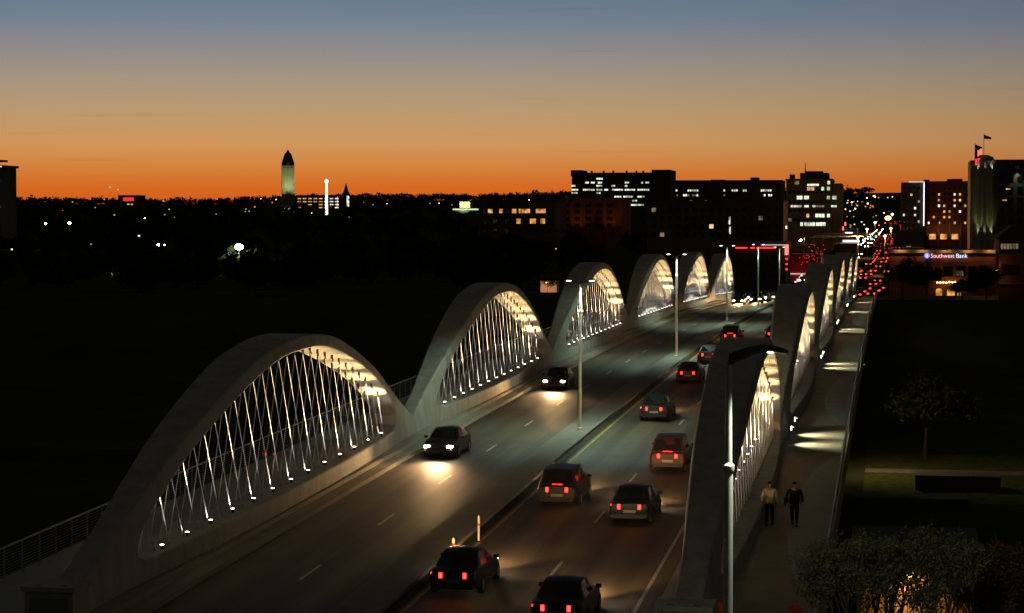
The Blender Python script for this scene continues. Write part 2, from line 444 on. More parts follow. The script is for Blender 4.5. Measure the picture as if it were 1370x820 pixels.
def make_arch():
    root = thing('bridge_arch', 'x', 'arch')
    n = 40
    o = curve(OUT, n); i_ = curve(INN, n)
    outer = [(-u, z) for u, z in reversed(o)] + o[1:]
    inner = [(-u, z) for u, z in reversed(i_)] + i_[1:]
    nb = 24
    ob = [(25-50*k/nb, 0.0) for k in range(nb+1)]
    ib = [(18.8-37.6*k/nb, .8) for k in range(1, nb)]
    # loops of equal length: arch part then bottom part
    O = outer + ob                       # ends at (-25, 0)
    I = inner + [inner[-1]] + ib + [inner[0]]
    M = len(O)
    b = MB()
    v = []
    for (u, z) in O: v.append((u, z))
    for (u, z) in I: v.append((u, z))
    for sgn in (1, -1):
        for q, (u, z) in enumerate(v): b.v.append((sgn*(halfw(u)-(.15 if z > .95 and q < M else 0)), u*(49.98/50)+25, z))
    T = 2*M
    for k in range(M):
        r = (k+1) % M
        b.f.append((k, M+k, M+r, r)); b.m.append(0)                       # +x face
        b.f.append((T+r, T+M+r, T+M+k, T+k)); b.m.append(0)               # -x face
        b.f.append((k, r, T+r, T+k)); b.m.append(0)                       # outside
        b.f.append((M+r, M+k, T+M+k, T+M+r)); b.m.append(0)               # soffit
    me = b.mesh('arch_rib', CONC)
    bm = bmesh.new(); bm.from_mesh(me)
    bmesh.ops.remove_doubles(bm, verts=bm.verts, dist=1e-4)
    bmesh.ops.dissolve_degenerate(bm, edges=bm.edges, dist=1e-5)
    bmesh.ops.recalc_face_normals(bm, faces=bm.faces)
    bm.to_mesh(me); bm.free()
    me.polygons.foreach_set('use_smooth', [True]*len(me.polygons)); me.set_sharp_from_angle(angle=R(40))
    rib = link('arch_rib', me, root)
    bv = rib.modifiers.new('bevel', 'BEVEL'); bv.width = .09; bv.segments = 3; bv.limit_method = 'ANGLE'; bv.angle_limit = R(50)
    # crossing hanger rods, each with its dark bracket under the soffit
    k = -14
    while k <= 14:
        u = 1.30*k; h = zin(u)-.8
        for sg, xo in ((1, .34), (-1, -.34)):
            ub = u+sg*.50*h
            if abs(ub) > 18.9 or h < .6: continue
            m = MB()
            top = Vector((xo, u+25, zin(u)-.10)); bot = Vector((xo, ub+25, .8))
            m.tube([top, bot], .019, 6, 0)
            d = (bot-top).normalized()
            m.tube([top-d*.02, top+d*.22], .036, 6, 1)
            m.box(xo-.03, xo+.03, u+25-.14, u+25+.04, zin(u)-.16, zin(u)+.01, 1)
            m.tube([bot-d*.16, bot], .04, 6, 0)
            m.build('hanger_rod', [STEEL, mat('bracket_bronze', (.06, .05, .04), .5, metal=.3)], root)
        k += 1
    # up-lights along the road side of the tie beam
    for k in range(13):
        yy = 8.0+2.83*k
        f = MB(); f.tube([(.5, yy, .79), (.5, yy, .90)], .05, 8); f.lathe([(.04, 0), (.08, .03), (.085, .07)], (.5, yy, .89), 12)
        h = f.build('uplight', DARKM, root)
        g = MB(); g.lathe([(.075, 0), (.075, .012)], (.5, yy, .96), 12); g.build('lens', E_UP, h)
    return root
AR = make_arch()
UPL = bpy.data.lights.new('uplight_beam', 'SPOT'); UPL.energy = 3000; UPL.color = (1, .67, .29); UPL.spot_size = R(43); UPL.spot_blend = 1.0; UPL.shadow_soft_size = .08
UPW = bpy.data.lights.new('uplight_spill', 'SPOT'); UPW.energy = 70; UPW.color = (1, .86, .74); UPW.spot_size = R(130); UPW.spot_blend = .6; UPW.shadow_soft_size = .08
words = ['nearest', 'second', 'third', 'fourth', 'fifth', 'farthest']
for side in ('left', 'right'):
    for k in range(6):
        a = AR if (side == 'left' and k == 0) else copy_tree(AR)
        z0, z1 = zs(50*k), zs(50*k+50); sl = math.atan2(z1-z0, 50)
        if side == 'left':
            a.location = (-26.23, 50*k, z0); a.rotation_euler = (sl, 0, 0)
        else:
            a.location = (-6.05, 50*k+50, z1); a.rotation_euler = (-sl, 0, PI)
        a['label'] = f'{words[k]} pale concrete arch with crossed steel rods in the {side} row of the bridge'
        a['category'] = 'arch'; a['group'] = 'arches along both sides of the bridge'
for a in [o for o in COL.objects if o.name.split('.')[0] == 'bridge_arch']:
    for k in range(13):
        s = link('uplight_beam', UPL, a, (.06, 8.0+2.83*k, .95)); s.rotation_euler = (R(180), 0, 0)
        w_ = link('uplight_spill', UPW, a, (.48, 8.0+2.83*k, 1.0)); w_.rotation_euler = (R(180), R(-8), 0)

# end plinths of the arch rows
def plinth(label, x, y, z, near=True):
    t = thing('arch_plinth', label, 'plinth', (x, y, z))
    b = MB(); b.frustum(0, 0, -1.2, 1.02, .86, .72, .80, .66); b.build('block', CONC, t)
    b = MB(); b.box(-.9, .9, -.78, .72, 1.023, 1.18); b.build('cap_slab', CONC, t)
    b = MB(); b.box(-.62, .62, -.74, -.70, -.9, .80); b.build('panel', mat('plinth_panel', (.16, .17, .15), .6, var=.15, scale=2), t)
    for sx in (-.42, .42):
        b = MB(); b.lathe([(.10, 0), (.10, .012)], (sx, -.45, 1.18), 10); b.build('bolt_hole', DARKM, t)
plinth('squat concrete end block at the foot of the nearest right arch', -6.05, -.75, 0)
plinth('squat concrete end block at the foot of the nearest left arch', -26.23, -.75, 0)

# ------------------------------------------------------------------ railings
def railing(label, x, y0, y1, lean=0.0):
    t = thing('railing', label, 'railing', (x, y0, 0))
    ys = yrange(y0, y1)
    def line(dx, h): return [(dx, yy-y0, zs(yy)+h) for yy in ys]
    m = MB(); m.tube(line(lean, 1.10), .042, 6); m.build('top_rail', GREYM, t, smooth=60)
    for k in range(9):
        h = .12+.105*k
        m = MB(); m.tube(line(lean*h/1.1, h), .009, 4); m.build('cable', GREYM, t)
    m = MB(); m.box(-.03, .03, -.012, .012, 0, 1.08); pm = m.mesh('post', GREYM)
    n = int((y1-y0)/1.6)
    for k in range(n+1):
        yy = y0+(y1-y0)*k/n
        o = link('post', pm, t, (0, yy-y0, zs(yy))); o.rotation_euler = (0, math.atan(lean/1.1), 0)
    return t
railing('long steel cable railing along the outer edge of the left walkway', -30.75, -20, 302)
railing('long steel cable railing along the outer edge of the right walkway', -2.2, -6, 330, .10)

# wing wall that turns away at the far right end
m = MB()
pts = []
for k in range(13):
    t = k/12*PI/2
    pts.append((-2.0+9*(1-math.cos(t)), 322+9*math.sin(t)))
pts += [(20, 331.3), (60, 332), (140, 334)]
for i in range(len(pts)-1):
    (x0, y0), (x1, y1) = pts[i], pts[i+1]
    for (za, zb) in ((-3, -.55),):
        m.face([(x0, y0, za), (x1, y1, za), (x1, y1, zb), (x0, y0, zb)])
        m.face([(x1, y1+.3, za), (x0, y0+.3, za), (x0, y0+.3, zb), (x1, y1+.3, zb)])
        m.face([(x0, y0, zb), (x1, y1, zb), (x1, y1+.3, zb), (x0, y0+.3, zb)])
tag(m.build('retaining_wall', CURB), 'low concrete wall curving away right at the far end of the walkway', 'wall')

# ------------------------------------------------------------------ walkway light posts at the arch joints
def light_post(loc, label):
    t = thing('walkway_light', label, 'light post', loc, 0, 'light posts between the arches on the walkway')
    m = MB(); m.box(-.045, .045, -.03, .03, 0, .98); m.build('post', GREYM, t)
    m = MB(); m.box(.02, .14, -.05, .05, .92, 1.0); hd = m.build('lamp_head', GREYM, t)
    m = MB(); m.box(.046, .135, -.045, .045, .905, .918); m.build('lens', E_BOLL, hd)
    m = MB(); m.box(-.02, .02, -.045, -.031, .75, .97); m.build('light_strip', E_BOLL, t)
    s = spot('lamp_beam', t, (.17, 0, .9), (1, 0, -.62), 480, (.95, 1, .70), 122, 1.0, .04)
    return t
for k in range(1, 6):
    for sgn, w in ((-1, 'nearer'), (1, 'farther')):
        yy = 50*k+sgn*2.2
        light_post((-5.02, yy, zs(yy)), f'short lit post, {w} of the pair at the {["", "nearest", "second", "third", "fourth", "farthest"][k]} right arch joint')

# ------------------------------------------------------------------ street lamps
def wing(m, sg, L=.95, fat=1.0):
    """gull-wing luminaire arm: a curved tapering blade"""
    n = 10; sec = []
    for i in range(n+1):
        t = i/n; x = sg*L*t
        z = .30*math.sin(t*PI*.62)+.02-.10*t*t
        w = .10+.17*math.sin(PI*min(1, t*1.02))**.7; th = (.05-.03*t)*fat
        sec.append([(x, -w, z), (x, 0, z+th), (x, w, z), (x, 0, z-th*.5)])
    base = len(m.v)
    for s in sec: m.v += s
    for i in range(n):
        for q in range(4):
            r = (q+1) % 4; a = base+4*i
            m.f.append((a+q, a+r, a+4+r, a+4+q)); m.m.append(0)
    m.f.append((base, base+1, base+2, base+3)); m.m.append(0)
    e = base+4*n; m.f.append((e+3, e+2, e+1, e)); m.m.append(0)
def street_lamp(loc, H, wings, label, energy, group=None, L=.95, rz=0, lcol=(.70, 1, .78), fat=1.0, lens=True, tilt=0.0):
    t = thing('street_lamp', label, 'street lamp', loc, rz, group)
    m = MB(); m.lathe([(.20, 0), (.20, .12), (.13, .16)], n=12); m.build('base_plate', GREYM, t, smooth=40)
    m = MB(); m.tube([(0, 0, .1), (0, 0, H*.80), (0, 0, H*.801), (0, 0, H-.05)], [.105, .088, .072, .06], 12); m.build('pole', GREYM, t, smooth=50)
    m = MB(); m.lathe([(.10, 0), (.115, .05), (.115, .13), (.07, .18)], (0, 0, H*.795), 12); m.build('collar', GREYM, t, smooth=40)
    for sg in wings:
        m = MB(); wing(m, sg, L, fat)
        for k in range(len(m.v)): m.v[k] = (m.v[k][0], m.v[k][1], m.v[k][2]+H-.1)
        a = m.build('arm', DARKM, t, smooth=50)
        xe = sg*L*.70; ze = H-.1+.30*math.sin(.70*PI*.62)+.02-.10*.49-.055
        g = MB(); g.lathe([(.13, 0), (.15, .03)] if lens else [(.06, 0), (.08, .03)], (xe, 0, ze), 12); g.build('lens', E_LAMP, a)
        s = spot('lamp_beam', t, (xe, 0, ze-.03), (sg*.12 if not tilt else .5, tilt, -1), energy, lcol, 142 if tilt else 142, .55, .12)
    return t
for k in range(5):
    yy = 55+56*k
    street_lamp((-17.25, yy, zs(yy)-.25), 8.35, (1, -1), f'{words[k] if k < 4 else "last"} slim twin-winged street lamp on the bridge median', 2100, 'street lamps on the median')
street_lamp((-3.0, -24.8, zs(-24.8)), 10.6, (1,), 'tall foreground street lamp with a single dark curved wing', 2600, None, 1.12, 0, (.95, 1, .74), 3.2, False, .35)

# ------------------------------------------------------------------ cars
def loft(m, secs, mi=0):
    """closed loft through equal-length rings"""
    n = len(secs[0]); base = len(m.v)
    for s in secs: m.v += [tuple(p) for p in s]
    for k in range(len(secs)-1):
        for j in range(n):
            a = base+k*n+j; b = base+k*n+(j+1) % n
            m.f.append((a, b, b+n, a+n)); m.m.append(mi)
    m.f.append(tuple(base+j for j in reversed(range(n)))); m.m.append(mi)
    e = base+(len(secs)-1)*n; m.f.append(tuple(e+j for j in range(n))); m.m.append(mi)
CARM = {}
def wheel_mesh():
    if 'wheel' not in CARM:
        m = MB(); r = .325
        prof = [(.20, -.10), (.29, -.105), (r, -.08), (r, .08), (.29, .105), (.20, .10)]
        n = 20; base = 0
        for rr, w in prof:
            for j in range(n):
                t = 2*PI*j/n; m.v.append((w, rr*math.cos(t), rr*math.sin(t)))
        for k in range(len(prof)-1):
            for j in range(n):
                a = k*n+j; b = k*n+(j+1) % n
                m.f.append((a, b, b+n, a+n)); m.m.append(0)
        CARM['wheel'] = m.mesh('wheel', RUBBER)
        m = MB(); m.tube([(-.09, 0, 0), (.09, 0, 0)], .205, 16)
        for k in range(5):
            t = 2*PI*k/5
            for sx in (-1, 1):
                m.box(sx*.088-.012, sx*.088+.012, -.02, .02, 0, .19)
                for q in range(len(m.v)-8, len(m.v)):
                    x, yy, z = m.v[q]; m.v[q] = (x, yy*math.cos(t)-z*math.sin(t), yy*math.sin(t)+z*math.cos(t))
        CARM['rim'] = m.mesh('rim', RIM)
    return CARM['wheel'], CARM['rim']
def make_car(label, loc, away, kind, paint, tail=True, beam=True, braking=1.0, rz=None):
    suv = kind == 'suv'
    L = 4.75 if suv else 4.65; w = .93 if suv else .90
    t = thing('car', label, 'car', loc, (0 if away else PI) if rz is None else rz, 'cars on the bridge road')
    h = L/2
    belt = 1.02 if suv else .92; roof = 1.72 if suv else 1.44
    # lower body: stations from tail to nose (y, bottom, top, half width)
    if suv: st = [(-h, .42, .92, .78), (-h+.08, .34, 1.0, .86), (-h+.5, .26, 1.03, w), (-1.3, .24, 1.03, w), (.9, .24, 1.02, w), (1.05, .24, 1.03, w), (1.75, .25, .97, w-.02), (h-.25, .28, .86, w-.07), (h, .38, .72, w-.20)]
    else: st = [(-h, .42, .86, .74), (-h+.07, .33, .93, .82), (-h+.45, .24, .97, w-.02), (-1.4, .22, .96, w), (.8, .21, .93, w), (1.0, .21, .92, w), (1.7, .22, .84, w-.02), (h-.25, .26, .72, w-.08), (h, .34, .58, w-.22)]
    m = MB(); secs = []
    for y, zb, zt, hw in st:
        sh = zt-zb
        half = [(hw*.86, zb), (hw*.97, zb+.07), (hw, zb+sh*.45), (hw*.985, zb+sh*.72), (hw*.93, zt-.035), (hw*.80, zt)]
        secs.append([(x, y, z) for x, z in half] + [(0, y, zt+.018)] + [(-x, y, z) for x, z in reversed(half)])
    loft(m, secs)
    m.build('body', paint, t, smooth=35)
    # cabin
    if suv: cab = [(-h+.12, belt-.02, .80), (-h+.42, roof-.06, .64), (-.2, roof, .66), (.35, roof-.05, .65), (1.12, belt-.03, .80)]
    else: cab = [(-1.72, belt+.0, .76), (-.98, roof-.05, .60), (-.25, roof, .62), (.22, roof-.04, .61), (1.0, belt-.04, .78)]
    m = MB()
    ybs = [cab[0][0], cab[0][0]+.16, -.1, .55, cab[4][0]]
    secs = []
    for (yt, zt, ht), yb in zip(cab, ybs):
        hb = .80 if suv else .78
        if zt < belt+.05:
            secs.append([(hb, yt, belt-.06), (ht, yt, zt), (0, yt, zt+.01), (-ht, yt, zt), (-hb, yt, belt-.06)])
        else:
            secs.append([(hb+.04, yb, belt-.06), (ht, yt, zt-.03), (0, yt, zt+.02), (-ht, yt, zt-.03), (-hb-.04, yb, belt-.06)])
    loft(m, secs)
    m.build('cabin', paint, t, smooth=30)
    # panes, each a thin slab proud of the cabin skin
    def pane(name, quad, off):
        q = [Vector(p) for p in quad]; nrm = (q[1]-q[0]).cross(q[3]-q[0]).normalized()
        if nrm.dot(Vector(off)) < 0: nrm = -nrm
        c = sum(q, Vector())/4; q = [c+(p-c)*.88+nrm*.012 for p in q]
        b = MB(); q2 = [p-nrm*.03 for p in q]
        b.face(q); b.face(list(reversed(q2)))
        for i in range(4): b.face([q[i], q2[i], q2[(i+1) % 4], q[(i+1) % 4]])
        return b.build(name, GLASS, t)
    S0, S1, S2, S3, S4 = secs
    pane('rear_window', [S0[1], S1[1], S1[3], S0[3]], (0, -1, .5))
    pane('windscreen', [S4[1], S3[1], S3[3], S4[3]], (0, 1, .5))
    for a in (0, 4):
        b_ = 1 if a == 0 else 3; sx = 1 if a == 0 else -1
        pane('side_window', [S1[a], S2[a], S2[b_], S1[b_]], (sx, 0, 0))
        pane('side_window', [S2[a], S3[a], S3[b_], S2[b_]], (sx, 0, 0))
    # lamps
    zt = .80 if suv else .74
    for sx in (-1, 1):
        b = MB(); b.box(sx*.57-.21, sx*.57+.19, -h-.02, -h+.05, zt-.09, zt+.10)
        for q in range(8):
            x, yy, z = b.v[q]
            if abs(x) > .6: b.v[q] = (x, yy+.07, z)
        b.build('tail_light', E_TAIL if tail else mat('tail_light_unlit', (.25, .02, .02), .3), t)
        b = MB(); b.box(sx*.60-.13, sx*.60+.13, h-.16, h-.01, .56 if not suv else .66, .67 if not suv else .79)
        b.build('headlight', E_HEAD, t)
    if tail:
        b = MB(); b.box(-.22, .22, S0[1][1]-.03, S0[1][1]+.0, S0[1][2]-.02, S0[1][2]+.03); b.build('centre_brake_light', E_TAIL, t)
    b = MB(); b.box(-.26, .26, -h-.02, -h+.02, .50, .62); b.build('number_plate', PLATE, t)
    for yy, nm in ((-h-.03, 'rear_bumper'), (h-.06, 'front_bumper')):
        b = MB(); b.frustum(0, yy+.06, .28, .44, .70, .09, .74, .10); b.build(nm, DARKPL, t)
    b = MB(); b.box(-.16, .16, h-.04, h+.006, .46, .56); b.build('grille', DARKPL, t)
    for sx in (-1, 1):
        b = MB(); b.box(sx*(w+.06)-.09, sx*(w+.06)+.09, .72, .84, belt, belt+.13); b.build('wing_mirror', paint, t)
    wm, rm = wheel_mesh()
    for sx in (-1, 1):
        for yy in (-1.38, 1.42):
            wo = link('wheel', wm, t, (sx*(w-.085), yy, .325)); link('rim', rm, wo)
    if beam:
        spot('headlight_beam', t, (0, h+.1, .70), (0, 1, -.07), 2400, (1, .60, .26), 84, 1.0, .25)
    return t
PAINT = {n: mat('paint_'+n, c, .42, metal=0, spec=.18) for n, c in dict(black=(.010, .010, .011), graphite=(.022, .023, .025), navy=(.010, .014, .028),
          maroon=(.045, .008, .008), silver=(.12, .12, .12), brown=(.035, .025, .018), white=(.30, .30, .29), grey=(.05, .05, .05)).items()}
def road_car(label, X, Ylamp, away, kind, paint, **k):
    L = 4.75 if kind == 'suv' else 4.65
    yc = Ylamp+L/2
    return make_car(label, (X, yc, zs(yc)-.398), away, kind, PAINT[paint], **k)
for a in [
    ('dark car with red tail lights in the inner lane beside the white marker posts', -14.75, 6.5, True, 'sedan', 'black'),
    ('dark car leaving the bottom edge in the outer lane, red tail lights', -10.4, 1.6, True, 'sedan', 'graphite'),
    ('tall dark car with red tail lights in the inner lane ahead of the marker posts', -14.2, 26.5, True, 'suv', 'black'),
    ('dark car with red tail lights in the outer lane beside the near right arch', -10.55, 22.5, True, 'sedan', 'navy'),
    ('dark car in the outer lane half hidden behind the near right arch', -10.6, 38.5, True, 'suv', 'maroon'),
    ('small dark car in the inner lane beside the first median lamp, tail lights lit', -13.7, 61, True, 'sedan', 'graphite'),
    ('dark car in the inner lane between first and second median lamps, tail lights lit', -14.1, 87, True, 'sedan', 'brown'),
    ('dark car in the inner lane just before the second median lamp, tail lights lit', -14.2, 105.5, True, 'sedan', 'black'),
    ('dark car in the inner lane past the second median lamp, tail lights lit', -14.3, 131, True, 'suv', 'graphite'),
    ('dark car in the outer lane showing just right of the near arch crown', -10.6, 136, True, 'sedan', 'black'),
    ('oncoming car with blazing headlights beside the joint of the first two left arches', -22.75, 42.0, False, 'sedan', 'graphite'),
    ('oncoming car with blazing headlights beside the second left arch', -22.65, 80, False, 'sedan', 'black'),
    ('oncoming car with bright headlights at the far crest, closest to the farthest left arch', -21.6, 247, False, 'sedan', 'grey'),
    ('oncoming tall car with bright headlights on the far crest, nearer the median', -19.6, 256, False, 'suv', 'black'),
    ('oncoming car with bright headlights between the two lanes of the far crest group', -22.3, 262, False, 'sedan', 'black'),
    ('oncoming tall car with bright headlights beside the fourth median lamp', -19.4, 268, False, 'suv', 'grey'),
    ('oncoming car with bright headlights entering the bridge at its far end', -19.5, 292, False, 'sedan', 'silver'),
    ('oncoming car with bright headlights rearmost of the far crest group', -19.5, 277, False, 'sedan', 'graphite'),
    ('oncoming car with bright headlights in the outer lane beyond the far crest', -21.9, 284, False, 'sedan', 'navy'),
    ]:
    road_car(*a)
# car crossing on the low road under the left walkway
D_ = min(range(120, 300), key=lambda d: abs(P(378, 604, d).z-(tz(P(378, 604, d).x, P(378, 604, d).y)+.8)))
p = P(378, 604, D_)
make_car('car on the low road behind the left walkway railing, glowing red', (p.x, p.y, tz(p.x, p.y)+.05), True, 'sedan', PAINT['black'], rz=R(-14), beam=False)
_lr = MB(); _lr.box(p.x-60, p.x+40, p.y-6, p.y+6, tz(p.x, p.y)-.3, tz(p.x, p.y)+.05)
struct(_lr.build('low_road', mat('far_asphalt', (.04, .037, .033))), 'low road under the left side of the bridge')

# simple far traffic on the street beyond the bridge
def far_car_mesh(kind):
    m = MB()
    m.frustum(0, 0, .25, .88, .86, 2.25, .88, 2.2); m.frustum(0, -.2, .88, 1.42, .80, 1.6, .60, .95)
    for sx in (-1, 1):
        for yy in (-1.4, 1.4): m.tube([(sx*.70-.1, yy, .32), (sx*.70+.1, yy, .32)], .32, 8, 0)
        m.box(sx*.60-.20, sx*.60+.20, -2.29, -2.22, .62, .84, 1)
        m.box(sx*.60-.17, sx*.60+.17, 2.21, 2.28, .56, .74, 2)
    return m.mesh('far_car', [PAINT['black'], emis('brake_light_far', (1, .035, .03), 4.5), emis('headlight_far', (1, .82, .55), 40)])
FCM = far_car_mesh(0)
def far_car(X, Y, away, label, grp):
    o = link('far_car', FCM, None, (X+street_shift(Y), Y, zs(Y)-.41)); o.rotation_euler = (math.atan2(zs(Y+5)-zs(Y-5), 10)*(1 if away else -1), 0, 0 if away else PI)
    tag(o, label, 'car', grp)
r2 = random.Random(3)
for (lx, Y0, w_) in [(-6.2, 331, 'nearest, left of two'), (-3.9, 338, 'nearest, right of two'), (-6.3, 352, 'second row, left of two'), (-3.9, 358, 'second row, right of two'),
                     (-6.3, 374, 'third row, left of two'), (-3.9, 380, 'third row, right of two'), (-10.6, 350, 'half hidden behind the arches, front'), (-10.6, 366, 'half hidden behind the arches, rear')]:
    far_car(lx, Y0, True, f'stopped car with red brake lights beyond the walkway end, {w_}', 'cars stopped beyond the bridge')
yy = 395
while yy < 1750:
    for lx in (-14.2, -10.6, -6.4):
        if r2.random() < (.42 if yy < 700 else .22): far_car(lx, yy+r2.uniform(-3, 3), True, 'tiny distant car with red tail lights on the street climbing the hill', 'outbound traffic on the far street')
    yy += 11 if yy < 700 else 26
yy = 420
while yy < 1500:
    for lx in (-23.5, -20.0):
        if r2.random() < .5: far_car(lx, yy+r2.uniform(-3, 3), False, 'tiny distant car with white headlights on the street coming downhill', 'inbound traffic on the far street')
    yy += 14 if yy < 700 else 34

# ------------------------------------------------------------------ marker posts and drums
def marker(loc, label, h):
    t = thing('marker_post', label, 'marker post', loc, 0, 'marker posts by the yellow line')
    m = MB(); m.lathe([(.12, 0), (.12, .04), (.06, .06)], n=10); m.build('base', DARKPL, t)
    m = MB(); m.lathe([(.045, .05), (.05, .2), (.05, h-.1), (.035, h)], n=10); m.build('post', REFLW, t, smooth=40)
    m = MB(); m.lathe([(.052, 0), (.052, .09)], (0, 0, h*.62), 10); m.build('reflective_band', ORANGE, t)
marker((-16.0, 17.8, zs(17.8)-.398), 'taller white flexible marker post beside the yellow line', 1.05)
marker((-16.3, 14.2, zs(14.2)-.388), 'shorter white flexible marker post beside the yellow line', .75)
def drum(loc, label, top):
    t = thing('traffic_drum', label, 'traffic drum', loc)
    m = MB(); m.lathe([(.36, 0), (.36, .08), (.30, .10)], n=16); m.build('rubber_base', RUBBER, t)
    z = .08; r = .29
    for k, mt in enumerate(top):
        m = MB(); m.lathe([(r, z), (r+.012, z+.02), (r-.006, z+.185), (r-.012, z+.20)], n=18); m.build('band', mt, t, smooth=40)
        z += .20; r -= .018
    m = MB(); m.lathe([(r, z), (r*.7, z+.03), (.06, z+.04)], n=16); m.build('lid', top[-1], t, smooth=40)
    m = MB(); m.tube([(-.08, 0, z+.03), (-.07, 0, z+.13), (.07, 0, z+.13), (.08, 0, z+.03)], .02, 6); m.build('handle', top[-1], t)
drum((-4.86, -1.2, zs(-1.2)), 'orange and white traffic drum at the foot of the near right arch', [ORANGE, REFLW, ORANGE, REFLW, ORANGE, ORANGE])
drum((-2.72, -1.2, zs(-1.2)), 'grey banded traffic drum with red top at the walkway edge', [REFLW, REFLW, mat('drum_grey', (.3, .3, .3), .6), REFLW, REFLW, mat('drum_red', (.42, .05, .02), .5)])

# ------------------------------------------------------------------ people
def skin_mesh(name, verts, edges, parent, m, root=0, levels=2):
    me = bpy.data.meshes.new(name); me.from_pydata([v[:3] for v in verts], edges, [])
    o = link(name, me, parent)
    o.modifiers.new('skin', 'SKIN'); ss = o.modifiers.new('sub', 'SUBSURF'); ss.levels = levels; ss.render_levels = levels
    for i, v in enumerate(verts):
        sv = me.skin_vertices[0].data[i]; r = v[3]
        sv.radius = r if isinstance(r, tuple) else (r, r); sv.use_root = (i == root)
    me.materials.append(m)
    o.modifiers['skin'].use_smooth_shade = True
    return o
SKIN = mat('skin', (.32, .18, .11), .6)
HAIR = mat('dark_hair', (.012, .010, .009), .7)
def person(loc, label, top, trous, stride, heavy=1.0, bag=False, rz=0):
    """walking away from the camera; local +y is ahead"""
    t = thing('person', label, 'person', loc, rz)
    a = stride
    hipz, kz, az_ = .90, .48, .085
    legs = {1: [(.10, .02, hipz), (.10, .05+a*.16, kz), (.10, a*.26, az_)], -1: [(-.10, .02, hipz), (-.105, .02-a*.06, kz), (-.10, -a*.30, az_+.05)]}
    B = [(0, 0, .96, (.15, .11)), (0, .0, 1.14, (.14, .10)), (0, .0, 1.34, (.18, .115)), (0, .01, 1.46, (.11, .07)), (0, .02, 1.53, .055), (0, .035, 1.60, .075), (0, .04, 1.68, .09), (0, .035, 1.76, .07)]
    E = [(i, i+1) for i in range(7)]
    def add(p, par, r): B.append((*p, r)); E.append((par, len(B)-1)); return len(B)-1
    for sg in (1, -1):
        h = add(legs[sg][0], 0, .095); k = add(legs[sg][1], h, .062); f = add(legs[sg][2], k, .042)
        add((legs[sg][2][0], legs[sg][2][1]+.15, .045 if sg == 1 else .05), f, (.045, .03))
        sh = add((sg*.19, .0, 1.42), 3, .062); el = add((sg*.25, -.03-sg*a*.05, 1.14), sh, .047); wr = add((sg*.255, .08-sg*a*.06, .92), el, .034)
        pl = add((sg*.255, .11-sg*a*.06, .84), wr, (.02, .036))
        for j in range(4):
            q = add((sg*.25, .085+.022*j-sg*a*.06, .785), pl, .0095); add((sg*.235, .09+.022*j-sg*a*.06, .745-.008*(j in (1, 2))), q, .0085)
        q = add((sg*.24, .15-sg*a*.06, .83), wr, .011); add((sg*.23, .16-sg*a*.06, .79), q, .009)
    skin_mesh('body', B, E, t, SKIN, levels=2)
    # face
    m = MB(); m.ball((0, .125, 1.655), .016, 8); m.build('nose', SKIN, t)
    for sg in (-1, 1):
        m = MB(); m.ball((sg*.032, .112, 1.685), .012, 8); m.build('eye', mat('eye', (.4, .4, .38), .3), t)
        m = MB(); m.ball((sg*.088, .03, 1.67), .024, 8, sz=1.3); m.build('ear', SKIN, t)
    m = MB(); m.box(-.025, .025, .105, .118, 1.615, 1.625); m.build('mouth', mat('lips', (.25, .09, .07), .5), t)
    skin_mesh('hair', [(0, -.005, 1.66, .085), (0, .005, 1.73, .098), (0, .03, 1.785, .07)], [(0, 1), (1, 2)], t, HAIR)
    # jacket
    w = heavy
    V = [(0, 0, .84, (.205*w, .150*w)), (0, 0, 1.0, (.20*w, .15*w)), (0, 0, 1.18, (.195*w, .145*w)), (0, 0, 1.36, (.20*w, .135*w)), (0, .01, 1.47, (.12, .085)), (0, .015, 1.52, .07)]
    E2 = [(i, i+1) for i in range(5)]
    for sg in (1, -1):
        i = len(V)
        V += [(sg*.20*w, 0, 1.42, .085), (sg*.275*w, -.03-sg*a*.05, 1.14, .066), (sg*.275*w, .07-sg*a*.06, .93, .052)]
        E2 += [(3, i), (i, i+1), (i+1, i+2)]
    skin_mesh('jacket', V, E2, t, top)
    V = [(0, 0, .95, (.165*w, .125*w)), (0, .01, .88, (.15*w, .12*w))]; E2 = [(0, 1)]
    for sg in (1, -1):
        i = len(V); h, k, f = legs[sg]
        V += [(h[0], h[1], .80, .105*w), (k[0], k[1], k[2], .078), (f[0], f[1], f[2]+.02, .066)]
        E2 += [(1, i), (i, i+1), (i+1, i+2)]
    skin_mesh('trousers', V, E2, t, trous)
    for sg in (1, -1):
        f = legs[sg][2]; zz = 0 if sg == 1 else .02
        m = MB(); secs = []
        for yy, hw, hh in ((-.08, .035, .07), (-.03, .045, .095), (.06, .045, .075), (.14, .05, .055), (.19, .03, .03)):
            secs.append([(f[0]-hw, f[1]+yy, zz), (f[0]+hw, f[1]+yy, zz), (f[0]+hw*.8, f[1]+yy, zz+hh), (f[0]-hw*.8, f[1]+yy, zz+hh)])
        loft(m, secs); m.build('shoe', DARKPL, t, smooth=50)
    if bag:
        m = MB(); m.frustum(-.34*w, -.02, .80, 1.12, .05, .13, .035, .10); m.build('bag', mat('bag_leather', (.05, .02, .012), .6), t, smooth=30)
        m = MB(); m.tube([(-.34*w, -.08, 1.1), (-.22*w, -.03, 1.47), (-.30*w, .06, 1.1)], .012, 5); m.build('bag_strap', mat('bag_leather', (.05, .02, .012)), t)
    return t
person((-4.70, 21.2, zs(21.2)), 'person in a pale tan jacket and dark trousers walking away on the walkway', mat('tan_jacket', (.62, .52, .38), .85, var=.12, scale=9), mat('dark_trousers', (.014, .013, .013), .9), 1.25, 1.04)
person((-3.70, 21.2, zs(21.2)), 'person in a black coat with a shoulder bag walking away on the walkway', mat('black_coat', (.012, .012, .012), .9, var=.2, scale=9), mat('dark_green_trousers', (.014, .017, .012), .9), -1.15, 1.14, True)

